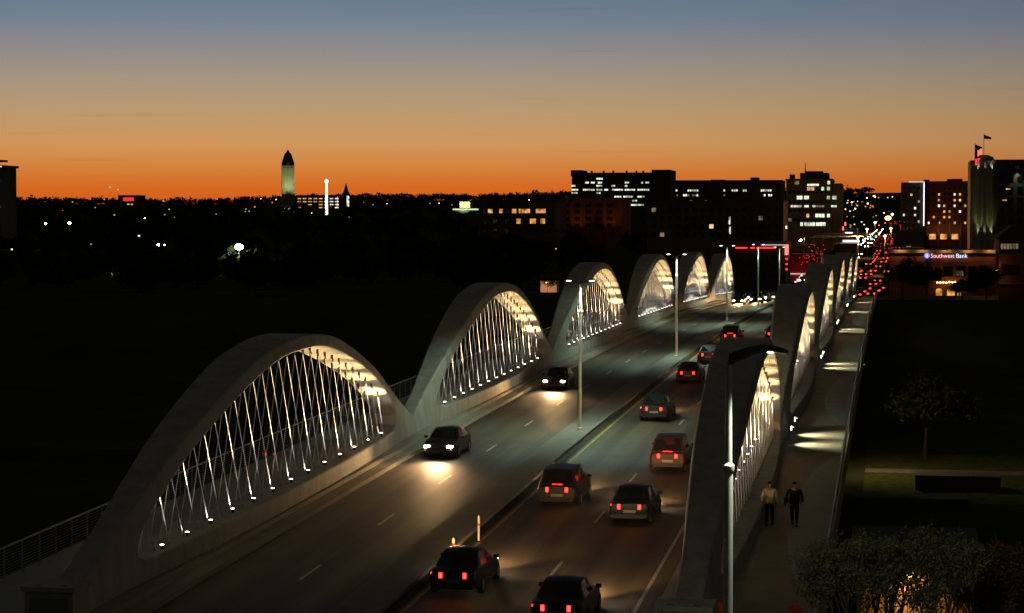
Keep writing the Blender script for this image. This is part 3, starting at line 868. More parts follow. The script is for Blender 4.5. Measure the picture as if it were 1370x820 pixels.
# ------------------------------------------------------------------ trees
def leaf_cloud(centers, n, size, seed, flat=.0):
    r = np.random.default_rng(seed); V = []; F = []
    C = np.array([c[:3] for c in centers]); Rr = np.array([c[3] for c in centers]); wts = Rr**2/np.sum(Rr**2)
    idx = r.choice(len(C), n, p=wts)
    d = r.normal(size=(n, 3)); d /= np.linalg.norm(d, axis=1)[:, None]
    pos = C[idx] + d*(Rr[idx]*(r.random(n)**.45))[:, None]*np.array([1, 1, .8])
    a = r.normal(size=(n, 3)); a /= np.linalg.norm(a, axis=1)[:, None]
    b = np.cross(a, r.normal(size=(n, 3))); b /= np.linalg.norm(b, axis=1)[:, None]
    s = size*(.6+.8*r.random(n))[:, None]
    q = np.stack([pos-a*s, pos+b*s*.42, pos+a*s, pos-b*s*.42], 1).reshape(-1, 3)
    return q, np.arange(n*4).reshape(-1, 4)
def np_obj(name, v, f, m, parent=None):
    me = bpy.data.meshes.new(name); me.from_pydata(v.tolist(), [], f.tolist()); me.materials.append(m)
    return link(name, me, parent)
def tree(label, base, H, rad, nleaf, lsize, leafm, seed, cat='tree', group=None, stems=1, bulbs=0, crown_lo=.35):
    r = random.Random(seed)
    t = thing('tree', label, cat, base, 0, group)
    tr = MB(); tips = []
    for s in range(stems):
        a0 = 2*PI*s/max(1, stems)+r.random(); off = .18*rad if stems > 1 else 0
        p0 = Vector((math.cos(a0)*off*.3, math.sin(a0)*off*.3, -.1)); p1 = Vector((math.cos(a0)*off, math.sin(a0)*off, H*crown_lo)); 
        p2 = p1+Vector((math.cos(a0)*off*1.4, math.sin(a0)*off*1.4, H*.25))
        r0 = max(.05, H*.022)/(1 if stems == 1 else 1.6)
        tr.tube([p0, (p0+p1)/2+Vector((r.uniform(-.1, .1), r.uniform(-.1, .1), 0)), p1, p2], [r0, r0*.85, r0*.7, r0*.35], 7)
        for k in range(9 if stems == 1 else 5):
            f = r.uniform(.0, 1); st = p1.lerp(p2, f); a = r.uniform(0, 2*PI); ln = rad*r.uniform(.5, .95)
            e = st+Vector((math.cos(a)*ln, math.sin(a)*ln, H*r.uniform(.12, .34)))
            mid = st.lerp(e, .5)+Vector((0, 0, H*.04))
            tr.tube([st, mid, e], [r0*.4, r0*.25, r0*.08], 5)
            tips += [e, mid.lerp(e, .5)]
            for q in range(3):
                e2 = mid+Vector((r.uniform(-1, 1), r.uniform(-1, 1), r.uniform(.1, .9)))*rad*.45
                tr.tube([mid, e2], [r0*.18, r0*.05], 4); tips.append(e2)
    if stems > 1:
        for e in list(tips):
            for q in range(5):
                e2 = e+Vector((r.uniform(-.35, .35), r.uniform(-.35, .35), r.uniform(.15, .75)))*rad*.5
                tr.tube([e-Vector((0, 0, .2)), e2], [.009, .004], 3, cap=False); tips.append(e2) if q < 2 else None
    tr.build('trunk', BARK, t)
    cen = [(e.x, e.y, min(e.z, H*.95), rad*r.uniform(.22, .42)*(.6 if stems > 1 else 1)) for e in tips]
    if nleaf:
        v, f = leaf_cloud(cen, nleaf, lsize, seed)
        stuff(np_obj('crown', v, f, leafm, t))
    if bulbs:
        b = MB()
        for k in range(bulbs):
            c = r.choice(cen); d = Vector((r.gauss(0, 1), r.gauss(0, 1), r.gauss(0, 1))).normalized()*c[3]
            b.ball((c[0]+d.x, c[1]+d.y, c[2]+d.z), .06, 4)
        stuff(b.build('string_lights', emis('red_bulb', (1, .05, .05), 3.2), t))
    return t
# foreground trees at the bottom right
for i, (x, y, D, H, rad, lab) in enumerate([
        (1128, 712, 58, 6.6, 1.2, 'sparse multi-stemmed tree at bottom right, closest to the walkway'),
        (1188, 702, 60, 6.9, 1.4, 'sparse multi-stemmed tree in front of the orange-lit wall'),
        (1258, 704, 59, 6.6, 1.4, 'sparse tree at bottom right, second from the right edge'),
        (1316, 724, 62, 5.8, 1.2, 'rusty-leaved sparse tree at bottom right corner')]):
    p = P(x, y, D); gz = tz(p.x, p.y)
    tree(lab, (p.x, p.y, gz), (p.z-gz)*1.0, rad, 6000, .05, LEAF if i < 3 else mat('leaf_rust', (.14, .07, .03), .8, var=.4, scale=3), 11+i, stems=4, crown_lo=.46)
# lawn, path and retaining walls below the walkway
def slab(name, x0, x1, y0, y1, m, dz=.05, h=.3, tagd=None):
    b = MB(); n = 6
    zt = lambda x, y: tz(x, y)+dz
    b.box(x0, x1, y0, y1, min(zt(x0, y0), zt(x0, y1))-h, max(zt(x0, y0), zt(x0, y1)))
    o = b.build(name, m)
    return o
struct(slab('lawn', -2, 30, 104, 152, LAWN, .06), 'patch of lit lawn below the walkway')
struct(slab('path', -2, 30, 124, 127, PATH, .12), 'pale path across the lawn below the walkway')
struct(slab('dirt_patch', -2, 24, 129, 148, PATH, .11), 'bare earth beside the lawn')
tag(slab('planter_wall', 2.2, 9, 112, 115, B_GREY, 1.3, 1.5), 'dark low planter wall on the lawn below the walkway', 'wall')
tag(slab('planter_wall', -2.5, 6, 100, 103, B_GREY, .9, 1.1), 'dark low wall at the near edge of the lit lawn', 'wall')
tree('dark round tree standing on the lawn below the walkway', (3.4, 134, tz(3.4, 134)), 8.0, 4.2, 5000, .20, LEAFM, 31)
t = thing('added_lawn_lamp', 'added lamp hidden under the right walkway edge to light the lawn', 'lamp', (-2.3, 122, zs(122)-1.2))  # unseen fixture, added to throw light on the lawn below
m = MB(); m.box(-.2, .2, -.3, .3, -.25, 0); m.build('housing', GREYM, t)
m = MB(); m.box(-.15, .25, -.25, .25, -.28, -.255); m.build('lens', E_WARM, t)
spot('lamp_beam', t, (.1, 0, -.35), (.55, .05, -1), 2000, (1, .74, .42), 150, .6, .2)
# orange-lit building under the foreground trees
p0 = P(1150, 800, 66); p1 = P(1300, 800, 66); gz = tz(0, p0.y)
t = thing('low_building', 'low building wall lit orange behind the sparse foreground trees', 'building', ((p0.x+p1.x)/2, p0.y+2.5, gz))
hw = (p1.x-p0.x)/2
m = MB(); m.box(-hw, hw, -2.5, 2.5, 0, 4.2); m.build('wall', B_TAN, t)
m = MB(); m.box(-hw-.3, hw+.3, -2.8, 2.8, 4.203, 4.45); m.build('roof', ROOFM, t)
for k in range(3):
    m = MB(); m.box(-hw+.9+k*1.3, -hw+1.6+k*1.3, -2.54, -2.45, .02, 2.2); m.build('door', DARKPL, t)
m = MB(); m.box(-.4, .0, -2.75, -2.5, 3.7, 3.9); wl = m.build('wall_lamp', GREYM, t)
m = MB(); m.box(-.36, -.04, -2.74, -2.54, 3.66, 3.695); m.build('lens', E_SOD, wl)
spot('lamp_beam', t, (-.2, -3.1, 3.6), (0, .9, -1), 260, (1, .45, .10), 150, .7, .15)

# ------------------------------------------------------------------ distant buildings
r3 = random.Random(21)
def building(name, label, x0, x1, ytop, D, m, depth=25, cat='building', ybase=None, roof=True):
    """box standing on the ground at distance D, facade towards the bridge"""
    a = P(x0, ytop, D); c = P(x1, ytop, D); gz = min(tz(a.x, a.y), tz(c.x, c.y))-.5
    t = thing(name, label, cat, ((a.x+c.x)/2, a.y, gz))
    hw = (c.x-a.x)/2; H = a.z-gz
    b = MB(); b.box(-hw, hw, 0, depth, 0, H); b.build('wall', m, t)
    if roof:
        b = MB(); b.box(-hw-.25, hw+.25, -.25, depth+.25, H+.003, H+.8); b.build('parapet', m, t)
    t['_D'] = D
    return t
def loc(t, x, y, D):
    p = P(x, y, D); return p.x-t.location.x, p.z-t.location.z
def addbox(t, name, x0, x1, y0, y1, m, D=None, d0=-.12, d1=.05, parent=None):
    D = D or t['_D']
    ax, az = loc(t, x0, y1, D); bx, bz = loc(t, x1, y0, D)
    b = MB(); b.box(ax, bx, d0, d1, az, bz)
    return b.build(name, m, parent or t)
def window(t, x0, x1, y0, y1, m):
    return addbox(t, 'window', x0, x1, y0, y1, m)
def grid(t, xs, ys, w, h, lit, mats, dark=True):
    for y in ys:
        for x in xs:
            if r3.random() < lit: window(t, x, x+w, y, y+h, r3.choice(mats))
            elif dark: window(t, x, x+w, y, y+h, WINDK)
def fin(t):
    if '_D' in t: del t['_D']

# tower block cut by the left edge
t = building('tower_block', 'dark tower block with white-edged slanting roof plates at the left edge', -60, 0, 222, 900, B_DARK, 18, roof=False)
for (xa, xb, ya, yb) in ((-60, 6, 221, 224.5), (-60, -9, 213, 216)):
    a = addbox(t, 'roof_plate', xa, xb, ya, yb, B_GREY, d0=-3, d1=16)
    addbox(t, 'roof_edge_light', xb-22, xb, ya+1.2, yb-.6, emis('roof_edge', (1, .80, .62), .9), d0=-3.2, d1=-3.02, parent=a)
for (x, y) in ((-5, 241), (-2, 241), (-4, 276), (-1.6, 276), (-6, 285), (-3, 285)): window(t, x, x+1.6, y, y+1.6, E_WHITE)
for (x, y) in ((-8, 235), (-7, 246)): window(t, x, x+4, y, y+1.5, E_RED)
window(t, -8, -5, 258, 260, E_WHITE)
grid(t, [-16, -12], [232, 241, 250, 259, 268], 2, 4, 0, [E_DIM]); fin(t)

# floodlit stone memorial tower
p = P(385.5, 280, 2350); gz = tz(p.x, p.y)
ztop = P(385.5, 206, 2350).z
t = thing('memorial_tower', 'tall floodlit stone tower with stepped domed top on the ridge', 'tower', (p.x, p.y, gz), R(18))
Ht = ztop-gz; k = 7.0
b = MB(); b.box(-k, k, -k, k, 0, Ht*.80); b.build('shaft', B_STONE, t)
for sx in (-1, 0, 1):
    b = MB(); b.box(sx*3.9-1.0, sx*3.9+1.0, -k-.5, -k+.2, 8, Ht*.76); b.build('pilaster', B_STONE, t)
b = MB(); b.lathe([(k*1.02, 0), (k*1.02, 3), (k*.90, 5.5), (k*.80, 8), (k*.55, 13), (k*.22, 16.0), (.5, 18.0)], (0, 0, Ht*.80+.01), 8); b.build('dome', mat('dome_tile', (.05, .045, .04), .8), t)
b = MB(); b.box(-10, 10, -10, -k-.6, 0, 9); b.build('porch', B_STONE, t)
b = MB(); b.box(-6, 6, -10.4, -10.1, 1, 5); b.build('lit_entrance', E_WHITE, t)
for (sx, sy) in ((-6, -22), (6, -22), (0, -26)):
    spot('floodlight', t, (sx, sy, 9.5), (-sx*.1, 14, 30), 26000, (.86, 1, .50), 60, .9, .4)
# car park / hall beside it
t = building('long_hall', 'long hall with rows of lit windows beside the floodlit tower', 396, 470, 262, 2300, B_BRICK, 40)
for j, y in enumerate((265, 269, 273, 277)):
    for i in range(8):
        x = 398+i*7.2
        if (j >= 2 and i < 4 and r3.random() < .5): continue
        window(t, x, x+4.6, y, y+1.3, E_WARM if (i < 5) else E_WHITE)
window(t, 464, 467, 262, 276, E_COOL); window(t, 451, 452.2, 263, 276, E_WARM); fin(t)
# lit white mast
p = P(437, 282, 2150); g = tz(p.x, p.y); H = P(437, 241, 2150).z-g
t = thing('lit_mast', 'slim glowing white mast with a bright ball right of the floodlit tower', 'mast', (p.x, p.y, g))
b = MB(); b.tube([(0, 0, 0), (0, 0, H-3)], [1.4, 1.0], 10); b.build('mast', emis('white_mast', (1, .97, .92), 2.0), t)
b = MB(); b.ball((0, 0, H-1.2), 1.9, 10); b.build('ball_lamp', emis('ball_lamp', (1, .9, .8), 5), t)
p = P(463, 262, 2600); g = tz(p.x, p.y)
t = thing('church_spire', 'thin dark spire on the ridge right of the glowing mast', 'spire', (p.x, p.y, g))
H = P(463, 245, 2600).z-g
b = MB(); b.frustum(0, 0, 0, H*.6, 4, 4, 3.5, 3.5); b.build('tower', B_DARK, t)
b = MB(); b.frustum(0, 0, H*.6+.01, H, 3, 3, .2, .2); b.build('spire', B_DARK, t)
# red sign and low hall far left
t = building('far_hall', 'far hall with a small red sign on the left ridge', 158, 184, 262, 2200, B_DARK, 25)
addbox(t, 'red_sign', 165, 179, 264, 269, emis('red_sign', (1, .05, .03), .9), d0=-.6, d1=-.3)
for x in (170, 175): window(t, x, x+3, 272.5, 274, E_WARM)
fin(t)
# small green-lit canopy
t = building('lit_canopy', 'low building with a green-white floodlit roof left of the warm-windowed block', 598, 640, 279, 1150, B_GREY, 22, roof=False)
a = addbox(t, 'upper_storey', 613, 627, 269.5, 278, B_STONE, d0=4, d1=14)
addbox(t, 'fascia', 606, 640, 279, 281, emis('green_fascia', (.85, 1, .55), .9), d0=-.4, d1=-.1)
ax, az_ = loc(t, 620, 278, 1150); spot('floodlight', t, (ax, -7, az_+1), (0, 10, 2.2), 16000, (.88, 1, .5), 90, .8, .3); fin(t)
# warm apartment
t = building('apartment_block', 'dark block with two rows of warm orange windows in mid distance', 640, 742, 271, 760, B_DARK, 30)
for x, w in ((653, 6), (668, 4.5), (685, 6), (694, 2.5), (698, 2.5), (702, 7), (717, 13)): window(t, x, x+w, 279.5, 285, E_ORNG if x > 660 else E_WARM)
for x, w in ((691, 5.5), (709, 8), (723, 6)): window(t, x, x+w, 292.5, 299, E_ORNG)
grid(t, [646, 660, 676, 733], [280, 293, 306], 5, 6, 0, [E_DIM])
fin(t)
# brick block dimly lit
t = building('brick_block', 'dim red brick block with tall panels below the big office slab', 746, 832, 268, 830, B_BRICK, 30)
for i in range(6):
    addbox(t, 'pier', 748+i*14.6, 751+i*14.6, 270, 315, B_BRICK, d0=-.6, d1=-.02)
grid(t, [754+14.6*i for i in range(5)], [272, 281, 290, 299], 7, 5, .0, [E_DIM])
ax, az_ = loc(t, 815, 300, 830)
for x in (775, 818):
    ax, az_ = loc(t, x, 306, 830); spot('wall_wash', t, (ax, -6, az_), (0, 6, 8), 420, (1, .40, .16), 110, .9, .3)
fin(t)
# big office slab with rooftop stacks
t = building('office_slab', 'wide dark office slab with white window rows and rooftop stacks', 765, 872, 233, 1150, B_DARK, 40)
a = addbox(t, 'stair_tower', 764, 779, 227.5, 236, B_DARK, d0=-1, d1=20)
a = addbox(t, 'end_wing', 872, 897, 227, 320, B_DARK, d0=-2, d1=30)
for x in (789, 805, 818, 836, 849, 858): addbox(t, 'stack', x, x+2, 228, 233, ROOFM, d0=4, d1=6)
rows = {238: [(798, 807)], 243.2: [(783, 796), (800, 806), (836, 842), (858, 869)], 247.5: [(765, 773), (798, 806), (818, 826), (836, 840), (846, 850)],
        252.8: [(765, 774), (780, 796), (798, 814), (816, 834), (836, 853), (853, 869)], 257: [(765, 773), (798, 804)], 262: [(822, 832), (834, 847), (853, 863)],
        267.5: [(808, 830), (834, 842), (846, 853)], 273: [(832, 862)]}
for y, spans in rows.items():
    for xa, xb in spans:
        n = max(1, int((xb-xa)/2.6)); w = (xb-xa)/n
        for i in range(n):
            if r3.random() < .9: window(t, xa+i*w, xa+i*w+w*.8, y, y+2.1, r3.choice([E_COOL, E_WHITE, E_COOL]))
grid(t, [767+5.2*i for i in range(20)], [278, 286, 294], 3.4, 2.4, .05, [E_DIM]); fin(t)
# mid office right of it
t = building('long_office', 'long low office with scattered white windows right of the big slab', 899, 1046, 243, 1250, B_DARK, 40)
for (xa, xb, ya) in ((950, 968, 240), (1003, 1014, 237), (985, 1003, 241)): addbox(t, 'roof_plant', xa, xb, ya, 244, ROOFM, d0=6, d1=16)
for (xa, xb) in ((904, 908), (920, 937), (968, 972), (979, 1004), (1018, 1035)):
    for i in range(int((xb-xa)/3)):
        if r3.random() < .8: window(t, xa+3*i, xa+3*i+2, 253.5, 256, r3.choice([E_WHITE, E_COOL]))
for (xa, xb) in ((905, 911), (914, 936), (968, 973), (1022, 1036)):
    for i in range(int((xb-xa)/3)):
        if r3.random() < .7: window(t, xa+3*i, xa+3*i+2, 259.8, 262.5, r3.choice([E_WHITE, E_DIM]))
grid(t, [903+5*i for i in range(28)], [268, 276], 3, 2.6, .04, [E_DIM]); fin(t)
# dark reddish block in front with red corner
t = building('dark_block', 'unlit brown block in front of the long office', 866, 1048, 272, 700, B_DARK, 30)
grid(t, [872+11*i for i in range(16)], [278, 289, 300, 311], 5.5, 5.5, .10, [E_DIM, E_DIM, E_WARM])
for x, y0, y1 in ((975, 290, 300), (975.6, 303, 313), (1051, 302, 306)): window(t, x, x+2, y0, y1, E_WHITE)
fin(t)
# stepped office with lit floors
t = building('stepped_office', 'stepped tan office tower with many lit yellow floors', 1052, 1113, 242, 820, B_TAN, 35)
addbox(t, 'upper_block', 1070, 1108, 231, 242.2, B_DARK, d0=2, d1=20)
addbox(t, 'crown_block', 1076, 1100, 228.5, 232, B_DARK, d0=4, d1=16)
addbox(t, 'side_block', 1056, 1062, 233, 242.2, B_DARK, d0=2, d1=12)
addbox(t, 'right_wing', 1113, 1126, 245, 325, B_TAN, d0=4, d1=34)
ax, az_ = loc(t, 1076.5, 216, 820); bx, bz = loc(t, 1076.5, 229, 820)
b = MB(); b.tube([(ax, 8, bz), (ax, 8, az_)], [.25, .08], 6); b.build('aerial', DARKM, t)
fl = {242: [(1063, 1070, E_DIM), (1107, 1111, E_COOL)], 246: [(1080, 1096, E_WHITE)], 250: [(1080, 1090, E_WARM), (1099, 1103, E_COOL), (1106.5, 1111, E_COOL)],
      262: [(1066, 1074, E_COOL), (1076, 1083, E_COOL), (1106.5, 1111, E_COOL), (1113.5, 1120, E_COOL)], 274.5: [(1058, 1073, E_WHITE), (1076, 1083, E_WHITE), (1087, 1091.5, E_COOL), (1092, 1103, E_DIM), (1112, 1120, E_COOL)],
      286: [(1079, 1083, E_WARM), (1091, 1103.5, E_COOL), (1106.5, 1111, E_COOL)], 297.5: [(1071, 1074.5, E_COOL), (1076, 1091, E_COOL), (1092, 1105, E_COOL)]}
for y, sp in fl.items():
    for xa, xb, m_ in sp:
        n = max(1, int((xb-xa)/3.6)); w = (xb-xa)/n
        for i in range(n): window(t, xa+i*w, xa+i*w+w*.86, y, y+(4.6 if y not in (246, 274.5) else 2.6), m_)
grid(t, [1055+6*i for i in range(9)], [255, 268, 280, 292], 4, 4, .03, [E_DIM]); fin(t)
# green arrow-like sign on it is a lit lamp row
# block with the white neon edge
t = building('neon_edge_block', 'dark block with a thin white light line down its corner', 1206, 1237, 244, 640, B_DARK, 25, roof=False)
addbox(t, 'light_line', 1235.4, 1236.8, 244, 302, E_LED, d0=-.5, d1=-.2); addbox(t, 'light_line', 1216, 1236.8, 242.6, 244, emis('led_dim', (1, .85, .75), .7), d0=-.5, d1=-.2)
grid(t, [1208+5*i for i in range(5)], [250+9*i for i in range(7)], 2.6, 3, .12, [E_WHITE, E_WARM]); fin(t)
t = building('amber_block', 'dark block with small scattered amber windows left of the green corner tower', 1237.5, 1300, 246, 650, B_BRICK, 25)
addbox(t, 'roof_house', 1268, 1288, 239, 246.2, B_DARK, d0=2, d1=12); addbox(t, 'roof_house', 1236, 1244, 240, 246.2, B_DARK, d0=2, d1=12)
grid(t, [1241+7*i for i in range(8)], [251+7.6*i for i in range(7)], 2.6, 3.0, .30, [E_ORNG, E_WARM, E_WHITE]); 
for i in range(4): addbox(t, 'pier', 1239+15*i, 1241.5+15*i, 296, 330, B_TAN, d0=-.7, d1=-.02)
for i in range(3): window(t, 1243+15*i, 1252+15*i, 313, 320, E_ORNG)
for i in range(3):
    ax, az_ = loc(t, 1247+15*i, 322, 650); spot('wall_wash', t, (ax, -4, az_), (0, 4, 7), 260, (1, .45, .12), 100, .8, .2)
fin(t)
# corner tower building with green floodlights
D = 520
t = building('corner_tower_building', 'tall building with green floodlit rounded corner tower, red rooftop sign and flags', 1330, 1420, 218, D, B_GREY, 30)
ax, az_ = loc(t, 1317, 300, D); cx, cz = loc(t, 1317, 207, D)
rad = loc(t, 1331, 300, D)[0]-ax
b = MB(); b.lathe([(rad, -.0), (rad, cz*.5), (rad, cz*.955), (rad*.8, cz*.985), (rad*.3, cz)], (ax, rad*.6, 0), 12); b.build('corner_tower', B_STONE, t)
for k in range(5):
    th = PI+PI*(k+.5)/5
    px_, py_ = ax+math.cos(th)*rad, rad*.6+math.sin(th)*rad
    b = MB(); b.box(px_-.3, px_+.3, py_-.3, py_+.3, 0, cz*.95); b.build('pilaster', B_STONE, t)
    spot('floodlight', t, (px_+math.cos(th)*.8, py_+math.sin(th)*.8, az_-2.6), (-math.cos(th)*.2, -math.sin(th)*.2, 1), 420 if k % 2 == 1 else 120, (.80, 1, .40), 50, .9, .15)
    spot('floodlight', t, (px_+math.cos(th)*.8, py_+math.sin(th)*.8, cz*.875), (-math.cos(th)*.25, -math.sin(th)*.25, 1), 300 if k % 2 == 1 else 60, (.95, 1, .75), 50, .9, .1)
addbox(t, 'left_wing', 1298, 1304, 214, 345, B_STONE, d0=2, d1=20)
for y in (236, 254, 272, 290): 
    window(t, 1312, 1320, y, y+1.2, E_DIM)
a = addbox(t, 'rooftop_sign', 1304, 1313, 199, 222, DARKM, d0=-.2, d1=.2)
for (xa, xb, ya, yb, m_) in ((1308, 1309.4, 201, 209, E_REDP), (1310.2, 1311.2, 200, 208, E_REDP), (1311.6, 1313, 199, 207, E_REDP), (1309, 1312, 203.5, 204.6, E_REDP), (1304.6, 1307, 212.5, 221, E_RED), (1308, 1311, 211.5, 218, E_RED)):
    addbox(t, 'sign_stroke', xa, xb, ya, yb, m_, d0=-.45, d1=-.22, parent=a)
for (fx, yt, yb) in ((1304.5, 191, 214), (1316.5, 178, 207)):
    ax, az_ = loc(t, fx, yb, D); bx, bz = loc(t, fx, yt, D)
    b = MB(); b.tube([(ax, 1, az_), (ax, 1, bz)], .07, 6); fp = b.build('flag_pole', GREYM, t)
    b = MB(); zt = bz-.3
    for s_ in range(6):
        f0, f1 = s_/6, (s_+1)/6
        yy0, yy1 = 1+.25*math.sin(f0*6), 1+.25*math.sin(f1*6)
        b.face([(ax+1.7*f0, yy0, zt-.7*f0), (ax+1.7*f1, yy1, zt-.7*f1), (ax+1.7*f1, yy1, zt-1.0*(1-f1*.55)-.7*f1), (ax+1.7*f0, yy0, zt-1.0*(1-f0*.55)-.7*f0)])
    b.build('flag', mat('flag_dark', (.05, .02, .03), .9), fp)
grid(t, [1337+12*i for i in range(4)], [236, 250, 264, 278, 292, 306], 7, 7, .0, [E_DIM])
for (x, y) in ((1346, 252), (1341, 267), (1348, 303), (1356, 303), (1366, 305)): window(t, x, x+6, y, y+1.6, E_WARM)
ax, az_ = loc(t, 1361, 224, D)
b = MB(); b.box(ax-.4, ax+.4, -.6, -.05, az_-.2, az_+.3); b.build('wall_lamp', GREYM, t)
spot('lamp_beam', t, (ax, -1.0, az_-.2), (0, .25, -1), 500, (1, .98, .7), 60, .8, .1); fin(t)

# low bank building with lit sign
D = 410
t = building('bank_building', 'low brown bank building with a lit name sign along its roof edge', 1190, 1336, 338, D, B_BRICK, 18, roof=False)
addbox(t, 'cornice', 1188, 1338, 334.5, 338.3, B_TAN, d0=-.6, d1=17)
for i in range(5):
    ax, az_ = loc(t, 1205+30*i, 333, D); spot('cornice_wash', t, (ax, -1.6, az_+.35), (0, 1, -.5), 220, (1, .5, .2), 140, .9, .1)
for (xa, xb) in ((1262, 1275), (1279, 1292), (1295, 1306), (1313, 1328)): window(t, xa, xb, 356, 370, WINDK)
window(t, 1279, 1289, 362, 369, E_DIM)
for (xa, xb) in ((1252, 1260.5), (1267, 1277)):
    ax, az_ = loc(t, xa, 400, D); bx, bz = loc(t, xb, 389, D); b = MB(); n = 10; pts = [(ax, -.3, az_), (bx, -.3, az_)]
    for k in range(n+1):
        a_ = PI*k/n; pts.append(((ax+bx)/2+(bx-ax)/2*math.cos(a_), -.3, bz+(bx-ax)*.4*math.sin(a_)))
    b.face(pts); b.face([(x, .02, z) for x, y, z in reversed(pts)])
    for i in range(len(pts)):
        j = (i+1) % len(pts); q = [pts[i], (pts[i][0], .02, pts[i][2]), (pts[j][0], .02, pts[j][2]), pts[j]]; b.face(q)
    b.build('arched_doorway', E_ORNG, t)
for i in range(9):
    ax, az_ = loc(t, 1254+4.0*i, 377+r3.uniform(-1, 1), D)
    b = MB(); b.ball((ax, -.9, az_), .16, 6); b.build('eaves_lamp', E_SOD, t)
for (xa) in (1281, 1284.5): addbox(t, 'light_strip', xa, xa+.9, 389, 399, E_WARM, d0=-.5, d1=-.2)
def text(parent, s, x, z, y, size, m, name='lettering'):
    c = bpy.data.curves.new(name, 'FONT'); c.body = s; c.size = size; c.extrude = .04
    o = bpy.data.objects.new(name, c); COL.objects.link(o)
    me = bpy.data.meshes.new_from_object(o.evaluated_get(bpy.context.evaluated_depsgraph_get()))
    bpy.data.objects.remove(o); me.materials.clear(); me.materials.append(m)
    w = max(v.co.x for v in me.vertices)
    n = link(name, me, parent, (x, y, z)); n.rotation_euler = (R(90), 0, 0)
    return n, w
ax, az_ = loc(t, 1236.5, 344.6, D)
b = MB(); b.tube([(ax+.5, -.75, az_+.38), (ax+.5, -.5, az_+.38)], .50, 20); lg = b.build('round_logo', E_BLUE, t)
b = MB(); 
for k in range(2): b.box(ax+.28+.26*k, ax+.40+.26*k, -.82, -.755, az_+.08, az_+.68)
b.build('logo_mark', E_PALE, lg)
o, w = text(t, 'Southwest', ax+1.15, az_, -.7, 1.12, E_PINK)
o.scale.x = 4.35/w; 
o2, w2 = text(t, 'Bank', ax+1.15+4.62, az_, -.7, 1.12, E_PALE); o2.scale.x = 2.15/w2
fin(t)
# brick building at the right edge
t = building('brick_shop', 'brick building with white-paned windows at the right edge', 1337, 1440, 320, 395, B_BRICK, 22, roof=False)
b = MB(); ax, az_ = loc(t, 1337, 320, 395); bx, bz = loc(t, 1440, 320, 395)
b.frustum((ax+bx)/2, 11, az_, az_+2.4, (bx-ax)/2+.8, 12, (bx-ax)/2-2.5, 5); b.build('hipped_roof', ROOFM, t)
for (ya, yb, m_, xa) in ((326, 333, E_DIM, 1339), (354, 368, WINDK, 1339)):
    for i in range(6): window(t, xa+4*i, xa+4*i+3.2, ya, yb, m_ if r3.random() < .8 else E_DIM)
addbox(t, 'stone_band', 1336, 1440, 340, 342, B_TAN, d0=-.25, d1=-.02); addbox(t, 'stone_band', 1336, 1440, 378, 380, B_TAN, d0=-.25, d1=-.02)
ax, az_ = loc(t, 1333.5, 361, 395); b = MB(); b.ball((ax, -.5, az_), .2, 8); b.build('wall_lamp', E_SOD, t)
point('lamp_glow', t, (ax, -1.3, az_), 60, (1, .5, .18), .15); fin(t)
# billboard
D = 430
p = P(1216, 331, D); g = tz(p.x, p.y); W_ = (P(1238, 331, D).x-P(1196, 331, D).x)/2; Hh = P(1216, 309, D).z-p.z
t = thing('billboard', 'dark billboard seen from the back above the bank roof', 'billboard', (p.x, p.y+9, g))
b = MB(); b.box(-W_, W_, 0, .5, p.z-g, p.z-g+Hh); b.build('panel', mat('billboard_back', (.05, .055, .05), .8), t)
for sx in (-W_*.5, W_*.5):
    b = MB(); b.tube([(sx, .8, 0), (sx, .8, p.z-g+Hh*.7)], .18, 8); b.build('post', DARKM, t)
b = MB(); b.box(-W_, W_, -.9, -.02, p.z-g-.12, p.z-g); b.build('catwalk', GREYM, t)
b = MB(); b.box(-.5, .5, -.7, -.3, p.z-g+.02, p.z-g+.2); b.build('floodlight', E_DIM, t)
# red-trimmed building left of the street
D = 470
t = building('red_trimmed_building', 'dark building outlined with red neon above the far end of the bridge', 968, 1052, 324, D, B_DARK, 20, roof=False)
for (xa, xb) in ((984, 1000), (1004, 1010), (1012, 1019), (1020, 1038)):
    addbox(t, 'neon_tube', xa, xb, 330.5, 332.5, E_RED, d0=-.5, d1=-.3)
addbox(t, 'roof_light', 1018, 1052, 327, 328.3, emis('roof_pale', (1, .75, .6), .6), d0=-.6, d1=-.3)
addbox(t, 'neon_column', 1050, 1055, 327, 341, emis('neon_column', (1, .25, .2), 1.3), d0=-.6, d1=.3)
for y in (345, 352, 359): addbox(t, 'neon_tube', 1051, 1054, y, y+2.4, E_RED, d0=-.5, d1=-.3)
grid(t, [975+9*i for i in range(8)], [340, 352, 364], 4.5, 6, .0, [E_DIM])
ax, az_ = loc(t, 1010, 331, D); 
fin(t)
t = building('red_walled_shop', 'low shop with a wall glowing dark red beside the neon-outlined building', 1056, 1098, 340, 500, mat('red_wall', (.30, .03, .02), .9), 15, roof=False)
addbox(t, 'sign_strip', 1057, 1078, 365.5, 367, emis('strip_pale', (1, .6, .5), .7), d0=-.4, d1=-.1)
for (x, y) in ((1060, 378), (1063, 376), (1066, 373), (1069, 370), (1071, 367)): addbox(t, 'light_tube', x, x+3, y, y+3.5, emis('tube_pink', (1, .75, .8), 1.0), d0=-.6, d1=-.3)
for x in (1064, 1086):
    ax, az_ = loc(t, x, 372, 500); spot('wall_wash', t, (ax, -4, az_), (0, 3.4, 4), 110, (1, .10, .06), 110, .8, .1)
fin(t)
